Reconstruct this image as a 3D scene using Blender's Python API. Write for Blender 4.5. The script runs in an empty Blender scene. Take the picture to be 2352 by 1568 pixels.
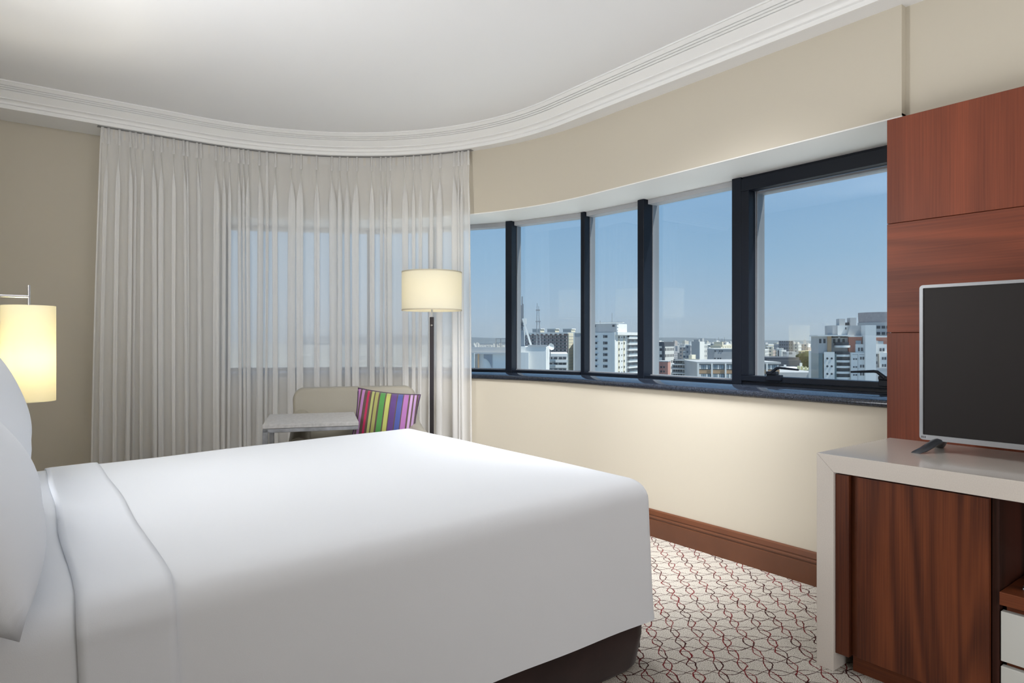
import bpy, bmesh, math, random
from mathutils import Vector, Matrix
random.seed(7)
S = bpy.context.scene
COL = S.collection
R = math.radians

# ------------------------------------------------------------------ camera
H = 1.15                       # eye height (m)
F = 1500.0                     # focal length in pixels of the 2352 px wide frame
Y0 = 780.0                     # row of the horizon
TH = R(37.39)                  # view direction, clockwise from +Y (the far wall)
C_, S_ = math.cos(TH), math.sin(TH)
cam = bpy.data.cameras.new('camera')
camo = bpy.data.objects.new('camera', cam); COL.objects.link(camo)
camo.location = (0, 0, H); camo.rotation_euler = (R(90), 0, -TH)
cam.sensor_width = 36; cam.lens = 36 * F / 2352
cam.shift_y = -(784 - Y0) / 2352
cam.clip_start = 0.05; cam.clip_end = 20000
S.camera = camo
S.view_settings.view_transform = 'Standard'; S.view_settings.look = 'None'
S.view_settings.gamma = 1; S.view_settings.use_curve_mapping = False
S.view_settings.exposure = 0.2

# ------------------------------------------------------------------ sky, sun, added fill lights
w = bpy.data.worlds.new('world'); S.world = w; w.use_nodes = True
nt = w.node_tree; nt.nodes.clear()
tc = nt.nodes.new('ShaderNodeTexCoord'); sx = nt.nodes.new('ShaderNodeSeparateXYZ')
rp = nt.nodes.new('ShaderNodeValToRGB'); bg = nt.nodes.new('ShaderNodeBackground'); ow = nt.nodes.new('ShaderNodeOutputWorld')
nt.links.new(tc.outputs['Generated'], sx.inputs[0]); nt.links.new(sx.outputs['Z'], rp.inputs[0])
els = rp.color_ramp.elements
els[0].position = 0.0; els[0].color = (.42, .53, .63, 1)
els[1].position = 1.0; els[1].color = (.10, .22, .44, 1)
for p, c in ((.04, (.38, .51, .65)), (.12, (.28, .45, .63)), (.26, (.195, .36, .585))):
    e = els.new(p); e.color = (*c, 1)
bg.inputs[1].default_value = 1.0
nt.links.new(rp.outputs[0], bg.inputs[0]); nt.links.new(bg.outputs[0], ow.inputs[0])

def aim(o, d):
    o.rotation_euler = Vector(d).to_track_quat('-Z', 'Y').to_euler()
sun = bpy.data.lights.new('sun', 'SUN'); sun.energy = 5.2; sun.angle = R(.6); sun.color = (1, .95, .86)
suno = bpy.data.objects.new('sun', sun); COL.objects.link(suno); suno.location = (5, -4, 30)
aim(suno, (-.25, .43, -.866))

def area(name, loc, d, sxx, syy, e, col):
    l = bpy.data.lights.new(name, 'AREA'); l.shape = 'RECTANGLE'; l.size = sxx; l.size_y = syy; l.energy = e; l.color = col
    o = bpy.data.objects.new(name, l); COL.objects.link(o); o.location = loc; aim(o, d)
    return o
def spot(name, loc, d, e, col, ang=110, rad=.12):
    l = bpy.data.lights.new(name, 'SPOT'); l.energy = e; l.color = col; l.spot_size = R(ang); l.spot_blend = 1; l.shadow_soft_size = rad
    o = bpy.data.objects.new(name, l); COL.objects.link(o); o.location = loc; aim(o, d)
    return o
#LIGHTS
area('bed_head_fill', (-.40, 2.6, 1.75), (1, 0, .2), .5, 2.4, 51, (.98, .99, 1))  # added fill from the bed head, no strip light is known there
area('rear_fill', (1.2, -1.2, .8), (.5, .6, .6), 1.2, 1.2, 22, (.98, .99, 1))  # added fill behind the viewer, not a known entrance lamp
area('ceiling_fill', (0.9, -.2, 1.0), (.1, .15, 1), 1.0, 1.0, 15, (.98, .99, 1))  # added fill aimed at the ceiling, no lamp stands here
spot('overhead_fill', (1.80, 1.95, 2.64), (.10, .45, -1), 58, (.98, .99, 1), 115, .25)  # added fill for the foot of the bed, no ceiling fixture known
spot('overhead_fill', (2.2, 1.35, 2.64), (.60, 1.55, -2.1), 600, (.98, .99, 1), 72, .40)  # added fill for the lower window wall, an invented unseen source
for o in S.objects:
    if o.type == 'LIGHT' and o.data.type in ('AREA', 'SPOT'): o.data.specular_factor = .15

# ------------------------------------------------------------------ pixel to place
def pY(px, py, Y):
    """world point seen at pixel (px,py) at camera depth Y"""
    X = (px - 1176) / F * Y
    return Vector((X * C_ + Y * S_, -X * S_ + Y * C_, H - (py - Y0) / F * Y))
def pH(px, py, h):
    return pY(px, py, (H - h) * F / (py - Y0))
def cw(X, Y):
    return (X * C_ + Y * S_, -X * S_ + Y * C_)

# ------------------------------------------------------------------ materials
MATS = {}
def lin(c):
    return tuple(((v / 255) / 12.92 if v / 255 <= .04045 else ((v / 255 + .055) / 1.055) ** 2.4) for v in c)
def N(nt, t, **k):
    n = nt.nodes.new(t)
    for a, b in k.items(): setattr(n, a, b)
    return n
def mat(name, col, rough=.6, metal=0, spec=.5, noise=0, nscale=40, bump=0, bscale=200, sheen=0, coat=0):
    if name in MATS: return MATS[name]
    m = bpy.data.materials.new(name); m.use_nodes = True; MATS[name] = m
    nt = m.node_tree; b = nt.nodes['Principled BSDF']
    b.inputs['Base Color'].default_value = (*col, 1); b.inputs['Roughness'].default_value = rough
    b.inputs['Metallic'].default_value = metal; b.inputs['Specular IOR Level'].default_value = spec
    b.inputs['Coat Weight'].default_value = coat; b.inputs['Sheen Weight'].default_value = sheen
    tc = N(nt, 'ShaderNodeTexCoord')
    if noise:
        nz = N(nt, 'ShaderNodeTexNoise'); nz.inputs['Scale'].default_value = nscale; nz.inputs['Detail'].default_value = 4
        nt.links.new(tc.outputs['Object'], nz.inputs['Vector'])
        r = N(nt, 'ShaderNodeValToRGB')
        r.color_ramp.elements[0].position = .3; r.color_ramp.elements[1].position = .7
        r.color_ramp.elements[0].color = (*[v * (1 - noise) for v in col], 1)
        r.color_ramp.elements[1].color = (*[min(1, v * (1 + noise)) for v in col], 1)
        nt.links.new(nz.outputs['Fac'], r.inputs[0]); nt.links.new(r.outputs[0], b.inputs['Base Color'])
    if bump:
        nz = N(nt, 'ShaderNodeTexNoise'); nz.inputs['Scale'].default_value = bscale; nz.inputs['Detail'].default_value = 3
        nt.links.new(tc.outputs['Object'], nz.inputs['Vector'])
        bp = N(nt, 'ShaderNodeBump'); bp.inputs['Strength'].default_value = bump; bp.inputs['Distance'].default_value = .01
        nt.links.new(nz.outputs['Fac'], bp.inputs['Height']); nt.links.new(bp.outputs[0], b.inputs['Normal'])
    return m

def wood(name, axis, light, dark, scale=1.0, rough=.35, cathedral=.5, coat=.15, off=0):
    """axis = local axis the grain runs along"""
    m = bpy.data.materials.new(name); m.use_nodes = True; MATS[name] = m
    nt = m.node_tree; b = nt.nodes['Principled BSDF']; L = nt.links.new
    tc = N(nt, 'ShaderNodeTexCoord'); mp = N(nt, 'ShaderNodeMapping')
    sc = [9 * scale] * 3; sc['xyz'.index(axis)] = .75 * scale
    mp.inputs['Scale'].default_value = sc; mp.inputs['Location'].default_value = (off, off * .7, off * 1.3)
    L(tc.outputs['Object'], mp.inputs['Vector'])
    n1 = N(nt, 'ShaderNodeTexNoise'); n1.inputs['Scale'].default_value = .55; n1.inputs['Detail'].default_value = 2; n1.inputs['Distortion'].default_value = .4
    L(mp.outputs[0], n1.inputs['Vector'])
    mul = N(nt, 'ShaderNodeMath', operation='MULTIPLY'); mul.inputs[1].default_value = 60 * cathedral
    L(n1.outputs['Fac'], mul.inputs[0])
    sn = N(nt, 'ShaderNodeMath', operation='SINE'); L(mul.outputs[0], sn.inputs[0])
    s2 = N(nt, 'ShaderNodeMath', operation='MULTIPLY_ADD'); s2.inputs[1].default_value = .5; s2.inputs[2].default_value = .5; L(sn.outputs[0], s2.inputs[0])
    mp2 = N(nt, 'ShaderNodeMapping'); sc2 = [170 * scale] * 3; sc2['xyz'.index(axis)] = 3.0 * scale
    mp2.inputs['Scale'].default_value = sc2; L(tc.outputs['Object'], mp2.inputs['Vector'])
    n2 = N(nt, 'ShaderNodeTexNoise'); n2.inputs['Scale'].default_value = 1; n2.inputs['Detail'].default_value = 3; L(mp2.outputs[0], n2.inputs['Vector'])
    n3 = N(nt, 'ShaderNodeTexNoise'); n3.inputs['Scale'].default_value = 1.4; n3.inputs['Detail'].default_value = 1; L(mp.outputs[0], n3.inputs['Vector'])
    a = N(nt, 'ShaderNodeMath', operation='MULTIPLY_ADD'); a.inputs[1].default_value = .30; L(s2.outputs[0], a.inputs[0])
    a2 = N(nt, 'ShaderNodeMath', operation='MULTIPLY'); a2.inputs[1].default_value = .55; L(n2.outputs['Fac'], a2.inputs[0]); L(a2.outputs[0], a.inputs[2])
    a3 = N(nt, 'ShaderNodeMath', operation='MULTIPLY_ADD'); a3.inputs[1].default_value = .35; L(n3.outputs['Fac'], a3.inputs[0]); L(a.outputs[0], a3.inputs[2])
    r = N(nt, 'ShaderNodeValToRGB'); r.color_ramp.elements[0].position = .35; r.color_ramp.elements[1].position = .85
    r.color_ramp.elements[0].color = (*dark, 1); r.color_ramp.elements[1].color = (*light, 1)
    L(a3.outputs[0], r.inputs[0]); L(r.outputs[0], b.inputs['Base Color'])
    b.inputs['Specular IOR Level'].default_value = .3; b.inputs['Roughness'].default_value = rough; b.inputs['Coat Weight'].default_value = coat; b.inputs['Coat Roughness'].default_value = .25
    return m

def carpet_mat():
    m = bpy.data.materials.new('carpet'); m.use_nodes = True
    nt = m.node_tree; b = nt.nodes['Principled BSDF']; L = nt.links.new
    b.inputs['Roughness'].default_value = 1; b.inputs['Specular IOR Level'].default_value = .1
    tc = N(nt, 'ShaderNodeTexCoord'); mp = N(nt, 'ShaderNodeMapping'); mp.inputs['Rotation'].default_value = (0, 0, TH)
    L(tc.outputs['Object'], mp.inputs['Vector'])
    nz = N(nt, 'ShaderNodeTexNoise'); nz.inputs['Scale'].default_value = 14; nz.inputs['Detail'].default_value = 2; L(mp.outputs[0], nz.inputs['Vector'])
    off = N(nt, 'ShaderNodeVectorMath', operation='MULTIPLY_ADD'); off.inputs[1].default_value = (.036, .036, 0); L(nz.outputs['Color'], off.inputs[0]); L(mp.outputs[0], off.inputs[2])
    hz = N(nt, 'ShaderNodeTexNoise'); hz.inputs['Scale'].default_value = 260; L(mp.outputs[0], hz.inputs['Vector'])
    of2 = N(nt, 'ShaderNodeVectorMath', operation='MULTIPLY_ADD'); of2.inputs[1].default_value = (.006, .006, 0); L(hz.outputs['Color'], of2.inputs[0]); L(off.outputs[0], of2.inputs[2])
    sp = N(nt, 'ShaderNodeSeparateXYZ'); L(of2.outputs[0], sp.inputs[0])
    def mth(op, a, bv=None, c=None):
        n = N(nt, 'ShaderNodeMath', operation=op)
        for i, v in enumerate((a, bv, c)):
            if v is None: continue
            if isinstance(v, (int, float)): n.inputs[i].default_value = v
            else: L(v, n.inputs[i])
        return n.outputs[0]
    u, v = sp.outputs[0], sp.outputs[1]
    def lines(a, per, b_, wl, amp, width, ph):
        s = mth('SINE', mth('MULTIPLY_ADD', b_, 2 * math.pi / wl, ph))
        p = mth('MULTIPLY_ADD', s, amp, mth('MULTIPLY', a, 1 / per))
        f = mth('ABSOLUTE', mth('SUBTRACT', mth('FRACT', p), .5))
        return mth('LESS_THAN', f, width)
    red = mth('MAXIMUM', lines(u, .088, v, .17, .17, .027, 0), lines(u, .088, v, .17, -.17, .027, .3))
    dark = mth('MAXIMUM', lines(v, .086, u, .18, .22, .024, 0), lines(v, .086, u, .18, -.22, .024, .4))
    sz = N(nt, 'ShaderNodeTexNoise'); sz.inputs['Scale'].default_value = 330; sz.inputs['Detail'].default_value = 2; L(tc.outputs['Object'], sz.inputs['Vector'])
    r = N(nt, 'ShaderNodeValToRGB'); r.color_ramp.elements[0].position = .36; r.color_ramp.elements[1].position = .56
    r.color_ramp.elements[0].color = (.22, .19, .16, 1); r.color_ramp.elements[1].color = (.66, .62, .56, 1)
    L(sz.outputs['Fac'], r.inputs[0])
    dz = N(nt, 'ShaderNodeTexNoise'); dz.inputs['Scale'].default_value = 9; L(mp.outputs[0], dz.inputs['Vector'])
    rr = N(nt, 'ShaderNodeValToRGB'); rr.color_ramp.elements[0].position = .42; rr.color_ramp.elements[1].position = .55
    rr.color_ramp.elements[0].color = (.045, .012, .012, 1); rr.color_ramp.elements[1].color = (.17, .022, .025, 1)
    L(dz.outputs['Fac'], rr.inputs[0])
    m1 = N(nt, 'ShaderNodeMix', data_type='RGBA'); L(dark, m1.inputs[0]); L(r.outputs[0], m1.inputs[6]); m1.inputs[7].default_value = (.07, .035, .03, 1)
    m2 = N(nt, 'ShaderNodeMix', data_type='RGBA'); L(red, m2.inputs[0]); L(m1.outputs[2], m2.inputs[6]); L(rr.outputs[0], m2.inputs[7])
    L(m2.outputs[2], b.inputs['Base Color'])
    bp = N(nt, 'ShaderNodeBump'); bp.inputs['Strength'].default_value = .5; bp.inputs['Distance'].default_value = .004
    L(sz.outputs['Fac'], bp.inputs['Height']); L(bp.outputs[0], b.inputs['Normal'])
    return m

def mix_mat(name, parts):
    """parts: list of (bsdf type, colour, weight) mixed one after the other"""
    m = bpy.data.materials.new(name); m.use_nodes = True; MATS[name] = m
    nt = m.node_tree; nt.nodes.clear(); L = nt.links.new
    o = N(nt, 'ShaderNodeOutputMaterial'); prev = None; tot = 0
    for t, c, wt, *ex in parts:
        s = N(nt, t); s.inputs[0].default_value = (*c, 1)
        if t == 'ShaderNodeBsdfGlossy': s.inputs['Roughness'].default_value = ex[0]
        tot += wt
        if prev is None: prev = s
        else:
            mx = N(nt, 'ShaderNodeMixShader'); mx.inputs[0].default_value = wt / tot
            L(prev.outputs[0], mx.inputs[1]); L(s.outputs[0], mx.inputs[2]); prev = mx
    L(prev.outputs[0], o.inputs[0])
    return m

paint = lambda: mat('wall_paint', (.62, .57, .475), .75, spec=.25, bump=.03, bscale=420)
WHITE = mat('white_plaster', (.88, .88, .88), .55, spec=.3)
CEIL = mat('ceiling_white', (.88, .88, .885), .8, spec=.2)
HEADW = mat('window_head_white', (.92, .915, .89), .5)
FRAME = mat('dark_frame', (.006, .009, .016), .4, spec=.22)
FRAMEL = mat('frame_outer_grey', (.20, .21, .23), .4, spec=.5)
LINEN = mat('white_linen', (.78, .81, .86), .85, spec=.15, bump=.05, bscale=700, sheen=.1)
COVER = mat('white_cover', (.78, .805, .845), .85, spec=.15, bump=.05, bscale=600, sheen=.1)
SKIRT = mat('dark_brown_velvet', (.028, .014, .013), .8, spec=.2, noise=.25, nscale=9, sheen=.25)
BASEB = mat('baseboard_brown', (.135, .047, .020), .35, noise=.12, nscale=6, coat=.1)
CHROME = mat('chrome', (.75, .75, .76), .12, metal=1)
STEEL = mat('brushed_steel', (.50, .51, .54), .35, metal=1, noise=.25, nscale=18)
GUN = mat('dark_metal_pole', (.06, .055, .06), .35, metal=.8)
STONE = mat('cream_quartz', (.70, .645, .59), .18, spec=.5, noise=.04, nscale=300, coat=.3)
LEATH = mat('taupe_leather', (.34, .315, .26), .45, spec=.4, bump=.06, bscale=160)
GLASS = mix_mat('window_glass', [('ShaderNodeBsdfTransparent', (.90, .945, .965), .955), ('ShaderNodeBsdfGlossy', (1, 1, 1), .045, .0)])
GLASS2 = mix_mat('window_glass_plain', [('ShaderNodeBsdfTransparent', (.90, .945, .965), 1.0)])
SHEER = mix_mat('sheer_voile', [('ShaderNodeBsdfDiffuse', (.97, .965, .955), .48), ('ShaderNodeBsdfTranslucent', (.97, .965, .96), .18), ('ShaderNodeBsdfTransparent', (1, 1, 1), .34)])
TAPE = mix_mat('curtain_tape', [('ShaderNodeBsdfDiffuse', (.80, .77, .72), .6), ('ShaderNodeBsdfTranslucent', (.8, .78, .74), .28), ('ShaderNodeBsdfTransparent', (1, 1, 1), .12)])
SHADE = mix_mat('cream_lampshade', [('ShaderNodeBsdfDiffuse', (.86, .84, .74), .55), ('ShaderNodeBsdfTranslucent', (.92, .89, .78), .45)])
SHADE2 = mix_mat('parchment_lampshade', [('ShaderNodeBsdfDiffuse', (.90, .87, .75), .4), ('ShaderNodeBsdfTranslucent', (.97, .94, .80), .6)])

# ------------------------------------------------------------------ mesh helpers
class MB:
    def __init__(s): s.v = []; s.f = []
    def add(s, vs, fs):
        b = len(s.v); s.v += [tuple(v) for v in vs]; s.f += [tuple(i + b for i in f) for f in fs]; return s
    def box(s, x0, x1, y0, y1, z0, z1):
        vs = [(x, y, z) for z in (z0, z1) for y in (y0, y1) for x in (x0, x1)]
        return s.add(vs, [(0, 2, 3, 1), (4, 5, 7, 6), (0, 1, 5, 4), (2, 6, 7, 3), (0, 4, 6, 2), (1, 3, 7, 5)])
    def obox(s, o, ax, ay, sx0, sx1, sy0, sy1, z0, z1):
        """box in a horizontal frame: o origin, ax / ay unit vectors"""
        vs = [(o[0] + ax[0] * x + ay[0] * y, o[1] + ax[1] * x + ay[1] * y, z) for z in (z0, z1) for y in (sy0, sy1) for x in (sx0, sx1)]
        return s.add(vs, [(0, 2, 3, 1), (4, 5, 7, 6), (0, 1, 5, 4), (2, 6, 7, 3), (0, 4, 6, 2), (1, 3, 7, 5)])
    def lathe(s, prof, n=32, c=(0, 0, 0), cap=True):
        vs = []; fs = []
        for r, z in prof:
            for i in range(n):
                a = 2 * math.pi * i / n; vs.append((c[0] + r * math.cos(a), c[1] + r * math.sin(a), c[2] + z))
        for k in range(len(prof) - 1):
            for i in range(n):
                j = (i + 1) % n; fs.append((k * n + i, k * n + j, (k + 1) * n + j, (k + 1) * n + i))
        if cap: fs += [tuple(reversed(range(n))), tuple((len(prof) - 1) * n + i for i in range(n))]
        return s.add(vs, fs)
    def tube(s, pts, r, n=10):
        pts = [Vector(p) for p in pts]; vs = []; fs = []
        for k, p in enumerate(pts):
            t = (pts[min(k + 1, len(pts) - 1)] - pts[max(k - 1, 0)]).normalized()
            u = t.cross(Vector((0, 0, 1)) if abs(t.z) < .9 else Vector((1, 0, 0))).normalized(); w_ = t.cross(u)
            rr = r[k] if isinstance(r, (list, tuple)) else r
            for i in range(n):
                a = 2 * math.pi * i / n; vs.append(p + u * rr * math.cos(a) + w_ * rr * math.sin(a))
        for k in range(len(pts) - 1):
            for i in range(n):
                j = (i + 1) % n; fs.append((k * n + i, k * n + j, (k + 1) * n + j, (k + 1) * n + i))
        fs += [tuple(reversed(range(n))), tuple((len(pts) - 1) * n + i for i in range(n))]
        return s.add(vs, fs)
    def sweep(s, path, prof):
        """path: list of ((x,y),(nx,ny)); prof: closed list of (offset along normal, z)"""
        m = len(prof); vs = []; fs = []
        for (p, nn) in path:
            for o, z in prof: vs.append((p[0] + nn[0] * o, p[1] + nn[1] * o, z))
        for k in range(len(path) - 1):
            for i in range(m):
                j = (i + 1) % m; fs.append((k * m + i, k * m + j, (k + 1) * m + j, (k + 1) * m + i))
        fs += [tuple(reversed(range(m))), tuple((len(path) - 1) * m + i for i in range(m))]
        return s.add(vs, fs)
    def prism(s, poly, y0, y1):
        """poly in (x,z), extruded along y"""
        m = len(poly)
        vs = [(x, y0, z) for x, z in poly] + [(x, y1, z) for x, z in poly]
        fs = [tuple(range(m)), tuple(reversed(range(m, 2 * m)))] + [((i + 1) % m, i, m + i, m + (i + 1) % m) for i in range(m)]
        return s.add(vs, fs)
    def grid(s, fn, nu, nv, wrap=False):
        vs = [fn(i / nu, j / nv) for j in range(nv + 1) for i in range(nu + 1)]
        fs = [(j * (nu + 1) + i, j * (nu + 1) + i + 1, (j + 1) * (nu + 1) + i + 1, (j + 1) * (nu + 1) + i) for j in range(nv) for i in range(nu)]
        return s.add(vs, fs)

def fin(o, smooth=0, bevel=0, seg=2):
    me = o.data
    bm = bmesh.new(); bm.from_mesh(me); bmesh.ops.recalc_face_normals(bm, faces=bm.faces[:])
    if bevel:
        es = [e for e in bm.edges if len(e.link_faces) == 2 and e.calc_face_angle(0) > .5]
        bmesh.ops.bevel(bm, geom=es, offset=bevel, segments=seg, affect='EDGES', profile=.5, clamp_overlap=True)
    bm.to_mesh(me); bm.free()
    if smooth:
        for p in me.polygons: p.use_smooth = True
        if smooth < 180:
            me.set_sharp_from_angle(angle=R(smooth))
    return o
def obj(name, mb, m, parent=None, smooth=0, bevel=0, seg=2, loc=None, rz=0):
    me = bpy.data.meshes.new(name); me.from_pydata(mb.v, [], mb.f); me.update()
    me.materials.append(m)
    o = bpy.data.objects.new(name, me); COL.objects.link(o)
    if parent: o.parent = parent
    if loc is not None: o.location = loc
    if rz: o.rotation_euler = (0, 0, rz)
    fin(o, smooth, bevel, seg)
    return o
def inst(name, me, parent, loc, rz=0, scale=None):
    o = bpy.data.objects.new(name, me); COL.objects.link(o); o.parent = parent; o.location = loc; o.rotation_euler = (0, 0, rz)
    if scale: o.scale = scale
    return o
def tag(o, label=None, cat=None, group=None, kind=None):
    if label: o['label'] = label
    if cat: o['category'] = cat
    if group: o['group'] = group
    if kind: o['kind'] = kind
    return o
def thing(name, label, cat, loc=(0, 0, 0), rz=0, group=None):
    o = bpy.data.objects.new(name, None); COL.objects.link(o); o.location = loc; o.rotation_euler = (0, 0, rz)
    o.empty_display_size = .1
    return tag(o, label, cat, group)
def struct(name, mb, m, label=None, parent=None, **k):
    o = obj(name, mb, m, parent, **k); tag(o, label, kind='structure'); return o

# ------------------------------------------------------------------ room shell
WN, WD, WR = 2.99, 5.37, 2.30             # window wall x, far wall y, corner radius
WC = (WN - WR, WD - WR)
CN, CD, CR = 2.87, 5.06, 1.85             # crown edge
CC = (CN - CR, CD - CR)
DE = 1.195                                # where the window wall stops and the television wall starts
PHI_END = R(75)
def path_arc(n0, d_start, cx, cy, r, a0, a1, k):
    return [((cx + r * math.cos(a0 + (a1 - a0) * i / k), cy + r * math.sin(a0 + (a1 - a0) * i / k)), (math.cos(a0 + (a1 - a0) * i / k), math.sin(a0 + (a1 - a0) * i / k))) for i in range(k + 1)]
win_path = [((WN, DE), (1, 0)), ((WN, 2.2), (1, 0))] + path_arc(0, 0, *WC, WR, 0, PHI_END, 48)
far_path = path_arc(0, 0, *WC, WR, PHI_END, R(90), 10) + [((-.5, WD), (0, 1))]
all_path = win_path + far_path[1:]
ZW0, ZW1 = .86, 2.10
ZS = 2.57                                  # soffit
ZC = 2.70                                  # ceiling
struct('wall_right', MB().sweep(win_path, [(0, 0), (.5, 0), (.5, ZW0), (0, ZW0)]), paint(), 'cream painted curved wall below the window band', smooth=30)
struct('wall_right_upper', MB().sweep(win_path, [(0, ZW1), (.5, ZW1), (.5, 2.9), (0, 2.9)]), paint(), 'beige painted curved wall above the window band', smooth=30)
struct('wall_far', MB().sweep(far_path, [(0, 0), (.5, 0), (.5, 2.9), (0, 2.9)]), paint(), 'beige painted wall behind the bedside lamp', smooth=30)
struct('wall_television', MB().box(3.03, 3.49, -2.4, DE, 0, 2.9), paint(), 'beige painted wall behind the wooden television panel')
struct('wall_back', MB().box(-.7, 3.3, -2.5, -2.3, 0, 2.9), paint(), 'beige painted wall behind the viewer')
struct('wall_headboard', MB().box(-.75, -.5, -2.4, WD + .4, 0, 2.9), paint(), 'beige painted wall at the head of the bed')
floor = struct('floor', MB().box(-.75, 3.4, -2.5, 5.8, -.2, 0), carpet_mat(), 'pale carpet with a net of wavy dark red lines')
struct('ceiling', MB().box(-.75, 3.5, -2.5, 5.8, ZC, 2.9), CEIL, 'smooth white ceiling')
crown_path = [((CN, -2.3), (1, 0)), ((CN, 1.0), (1, 0)), ((CN, 2.2), (1, 0))] + path_arc(0, 0, *CC, CR, 0, R(90), 64) + [((-.5, CD), (0, 1))]
struct('soffit', MB().sweep(crown_path, [(0.006, ZS), (.30, ZS), (.30, ZC + .05), (0.006, ZC + .05)]), WHITE, 'white dropped ceiling border along the curved wall', smooth=30)
def crown_profile():
    A, B = Vector((-.128, ZC - .008)), Vector((-.044, ZC - .080)); t = (B - A); L_ = t.length; t /= L_; m_ = Vector((-t.y, t.x))
    if m_.y < 0: m_ = -m_
    p = [(.012, ZS), (.012, ZC + .03), (-.135, ZC + .03), (-.135, ZC - .008), tuple(A)]
    for f in (.24, .37, .50):
        c = A + t * L_ * f
        p += [tuple(c - t * .0028), tuple(c - t * .0018 + m_ * .009), tuple(c + t * .0018 + m_ * .009), tuple(c + t * .0028)]
    p += [tuple(B), (-.044, ZC - .086), (-.030, ZC - .087), (-.020, ZC - .092), (-.014, ZC - .101), (-.014, ZC - .109), (0.0, ZC - .112), (0.0, ZS - .004), (.012, ZS - .004)]
    return p
crown_prof = crown_profile()
struct('trim_1', MB().sweep(crown_path, crown_prof), mat('crown_white', (.90, .90, .89), .4), 'white crown moulding with three fine grooves', smooth=35)
struct('trim_2', MB().sweep(win_path, [(.001, ZW1 - .006), (.47, ZW1 - .006), (.47, ZW1 + .01), (.001, ZW1 + .01)]), HEADW, 'bright white underside of the window head', smooth=30)
def granite():
    m = mat('black_granite', (.012, .015, .022), .09, coat=.0)
    nt = m.node_tree; b = nt.nodes['Principled BSDF']; L = nt.links.new
    tc = N(nt, 'ShaderNodeTexCoord'); v = N(nt, 'ShaderNodeTexVoronoi'); v.inputs['Scale'].default_value = 620; L(tc.outputs['Object'], v.inputs['Vector'])
    r = N(nt, 'ShaderNodeValToRGB'); r.color_ramp.elements[0].position = .66; r.color_ramp.elements[1].position = .98
    r.color_ramp.elements[0].color = (.010, .013, .020, 1); r.color_ramp.elements[1].color = (.075, .095, .14, 1)
    sepc = N(nt, 'ShaderNodeSeparateColor'); L(v.outputs['Color'], sepc.inputs[0]); L(sepc.outputs[0], r.inputs[0]); L(r.outputs[0], b.inputs['Base Color'])
    nz = N(nt, 'ShaderNodeTexNoise'); nz.inputs['Scale'].default_value = 260; L(tc.outputs['Object'], nz.inputs['Vector'])
    bp = N(nt, 'ShaderNodeBump'); bp.inputs['Strength'].default_value = .06; bp.inputs['Distance'].default_value = .002; L(nz.outputs['Fac'], bp.inputs['Height']); L(bp.outputs[0], b.inputs['Normal'])
    return m
sill_prof = [(.50, .866), (.02, .866), (0, .858), (-.012, .858), (-.020, .862), (-.024, .870), (-.024, .878), (-.018, .887), (-.008, .892), (.50, .892)]
struct('trim_3', MB().sweep(win_path, sill_prof), granite(), 'polished black granite window sill with a rounded nose', smooth=50)
base_prof = [(0, 0), (-.022, 0), (-.022, .098), (-.018, .101), (-.018, .106), (-.022, .109), (-.022, .116), (-.017, .120), (-.017, .125), (-.019, .128), (-.013, .150), (-.006, .156), (0, .156)]
struct('baseboard_right', MB().sweep(win_path, base_prof), BASEB, 'brown wooden baseboard under the curved window wall', smooth=25)
struct('baseboard_far', MB().sweep(far_path, base_prof), BASEB, 'brown wooden baseboard on the far wall', smooth=25)

struct('sun_bounce_ledge', MB().sweep(win_path, [(.52, .76), (1.75, .74), (1.75, .80), (.52, .82)]), mat('bounce_ledge_white', (.84, .83, .80), .8), 'unseen pale ledge added outside to bounce sunlight onto the window head', smooth=30)  # unseen reflector added to throw sunlight up at the window head

# ------------------------------------------------------------------ windows
OFF = .38
def front_pt(px):
    """point of the window front line seen in column px"""
    X = (px - 1176) / F; dx, dy = cw(X, 1.0); t = 1.0
    for k in range(4000):
        t = 2 + k * .001; x, y = dx * t, dy * t
        if y <= WC[1]:
            if x >= WN + OFF: return (x, y), (1, 0)
        else:
            rr = math.hypot(x - WC[0], y - WC[1])
            if rr >= WR + OFF: return (x, y), ((x - WC[0]) / rr, (y - WC[1]) / rr)
mull = [(front_pt(px), wd) for px, wd in ((1694, .062), (1474, .056), (1336, .036), (1169.5, .056))]
def ang_pt(a):
    return (WC[0] + (WR + OFF) * math.cos(a), WC[1] + (WR + OFF) * math.sin(a)), (math.cos(a), math.sin(a))
a3 = math.atan2(mull[3][0][0][1] - WC[1], mull[3][0][0][0] - WC[0])
for px, wd in ((986, .03), (846, .03)): mull.append((front_pt(px), wd))
mull.append((ang_pt(PHI_END), .04))
mull.insert(0, (((WN + OFF, DE + .02), (1, 0)), .05))
MD = .10                                   # mullion depth
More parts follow.
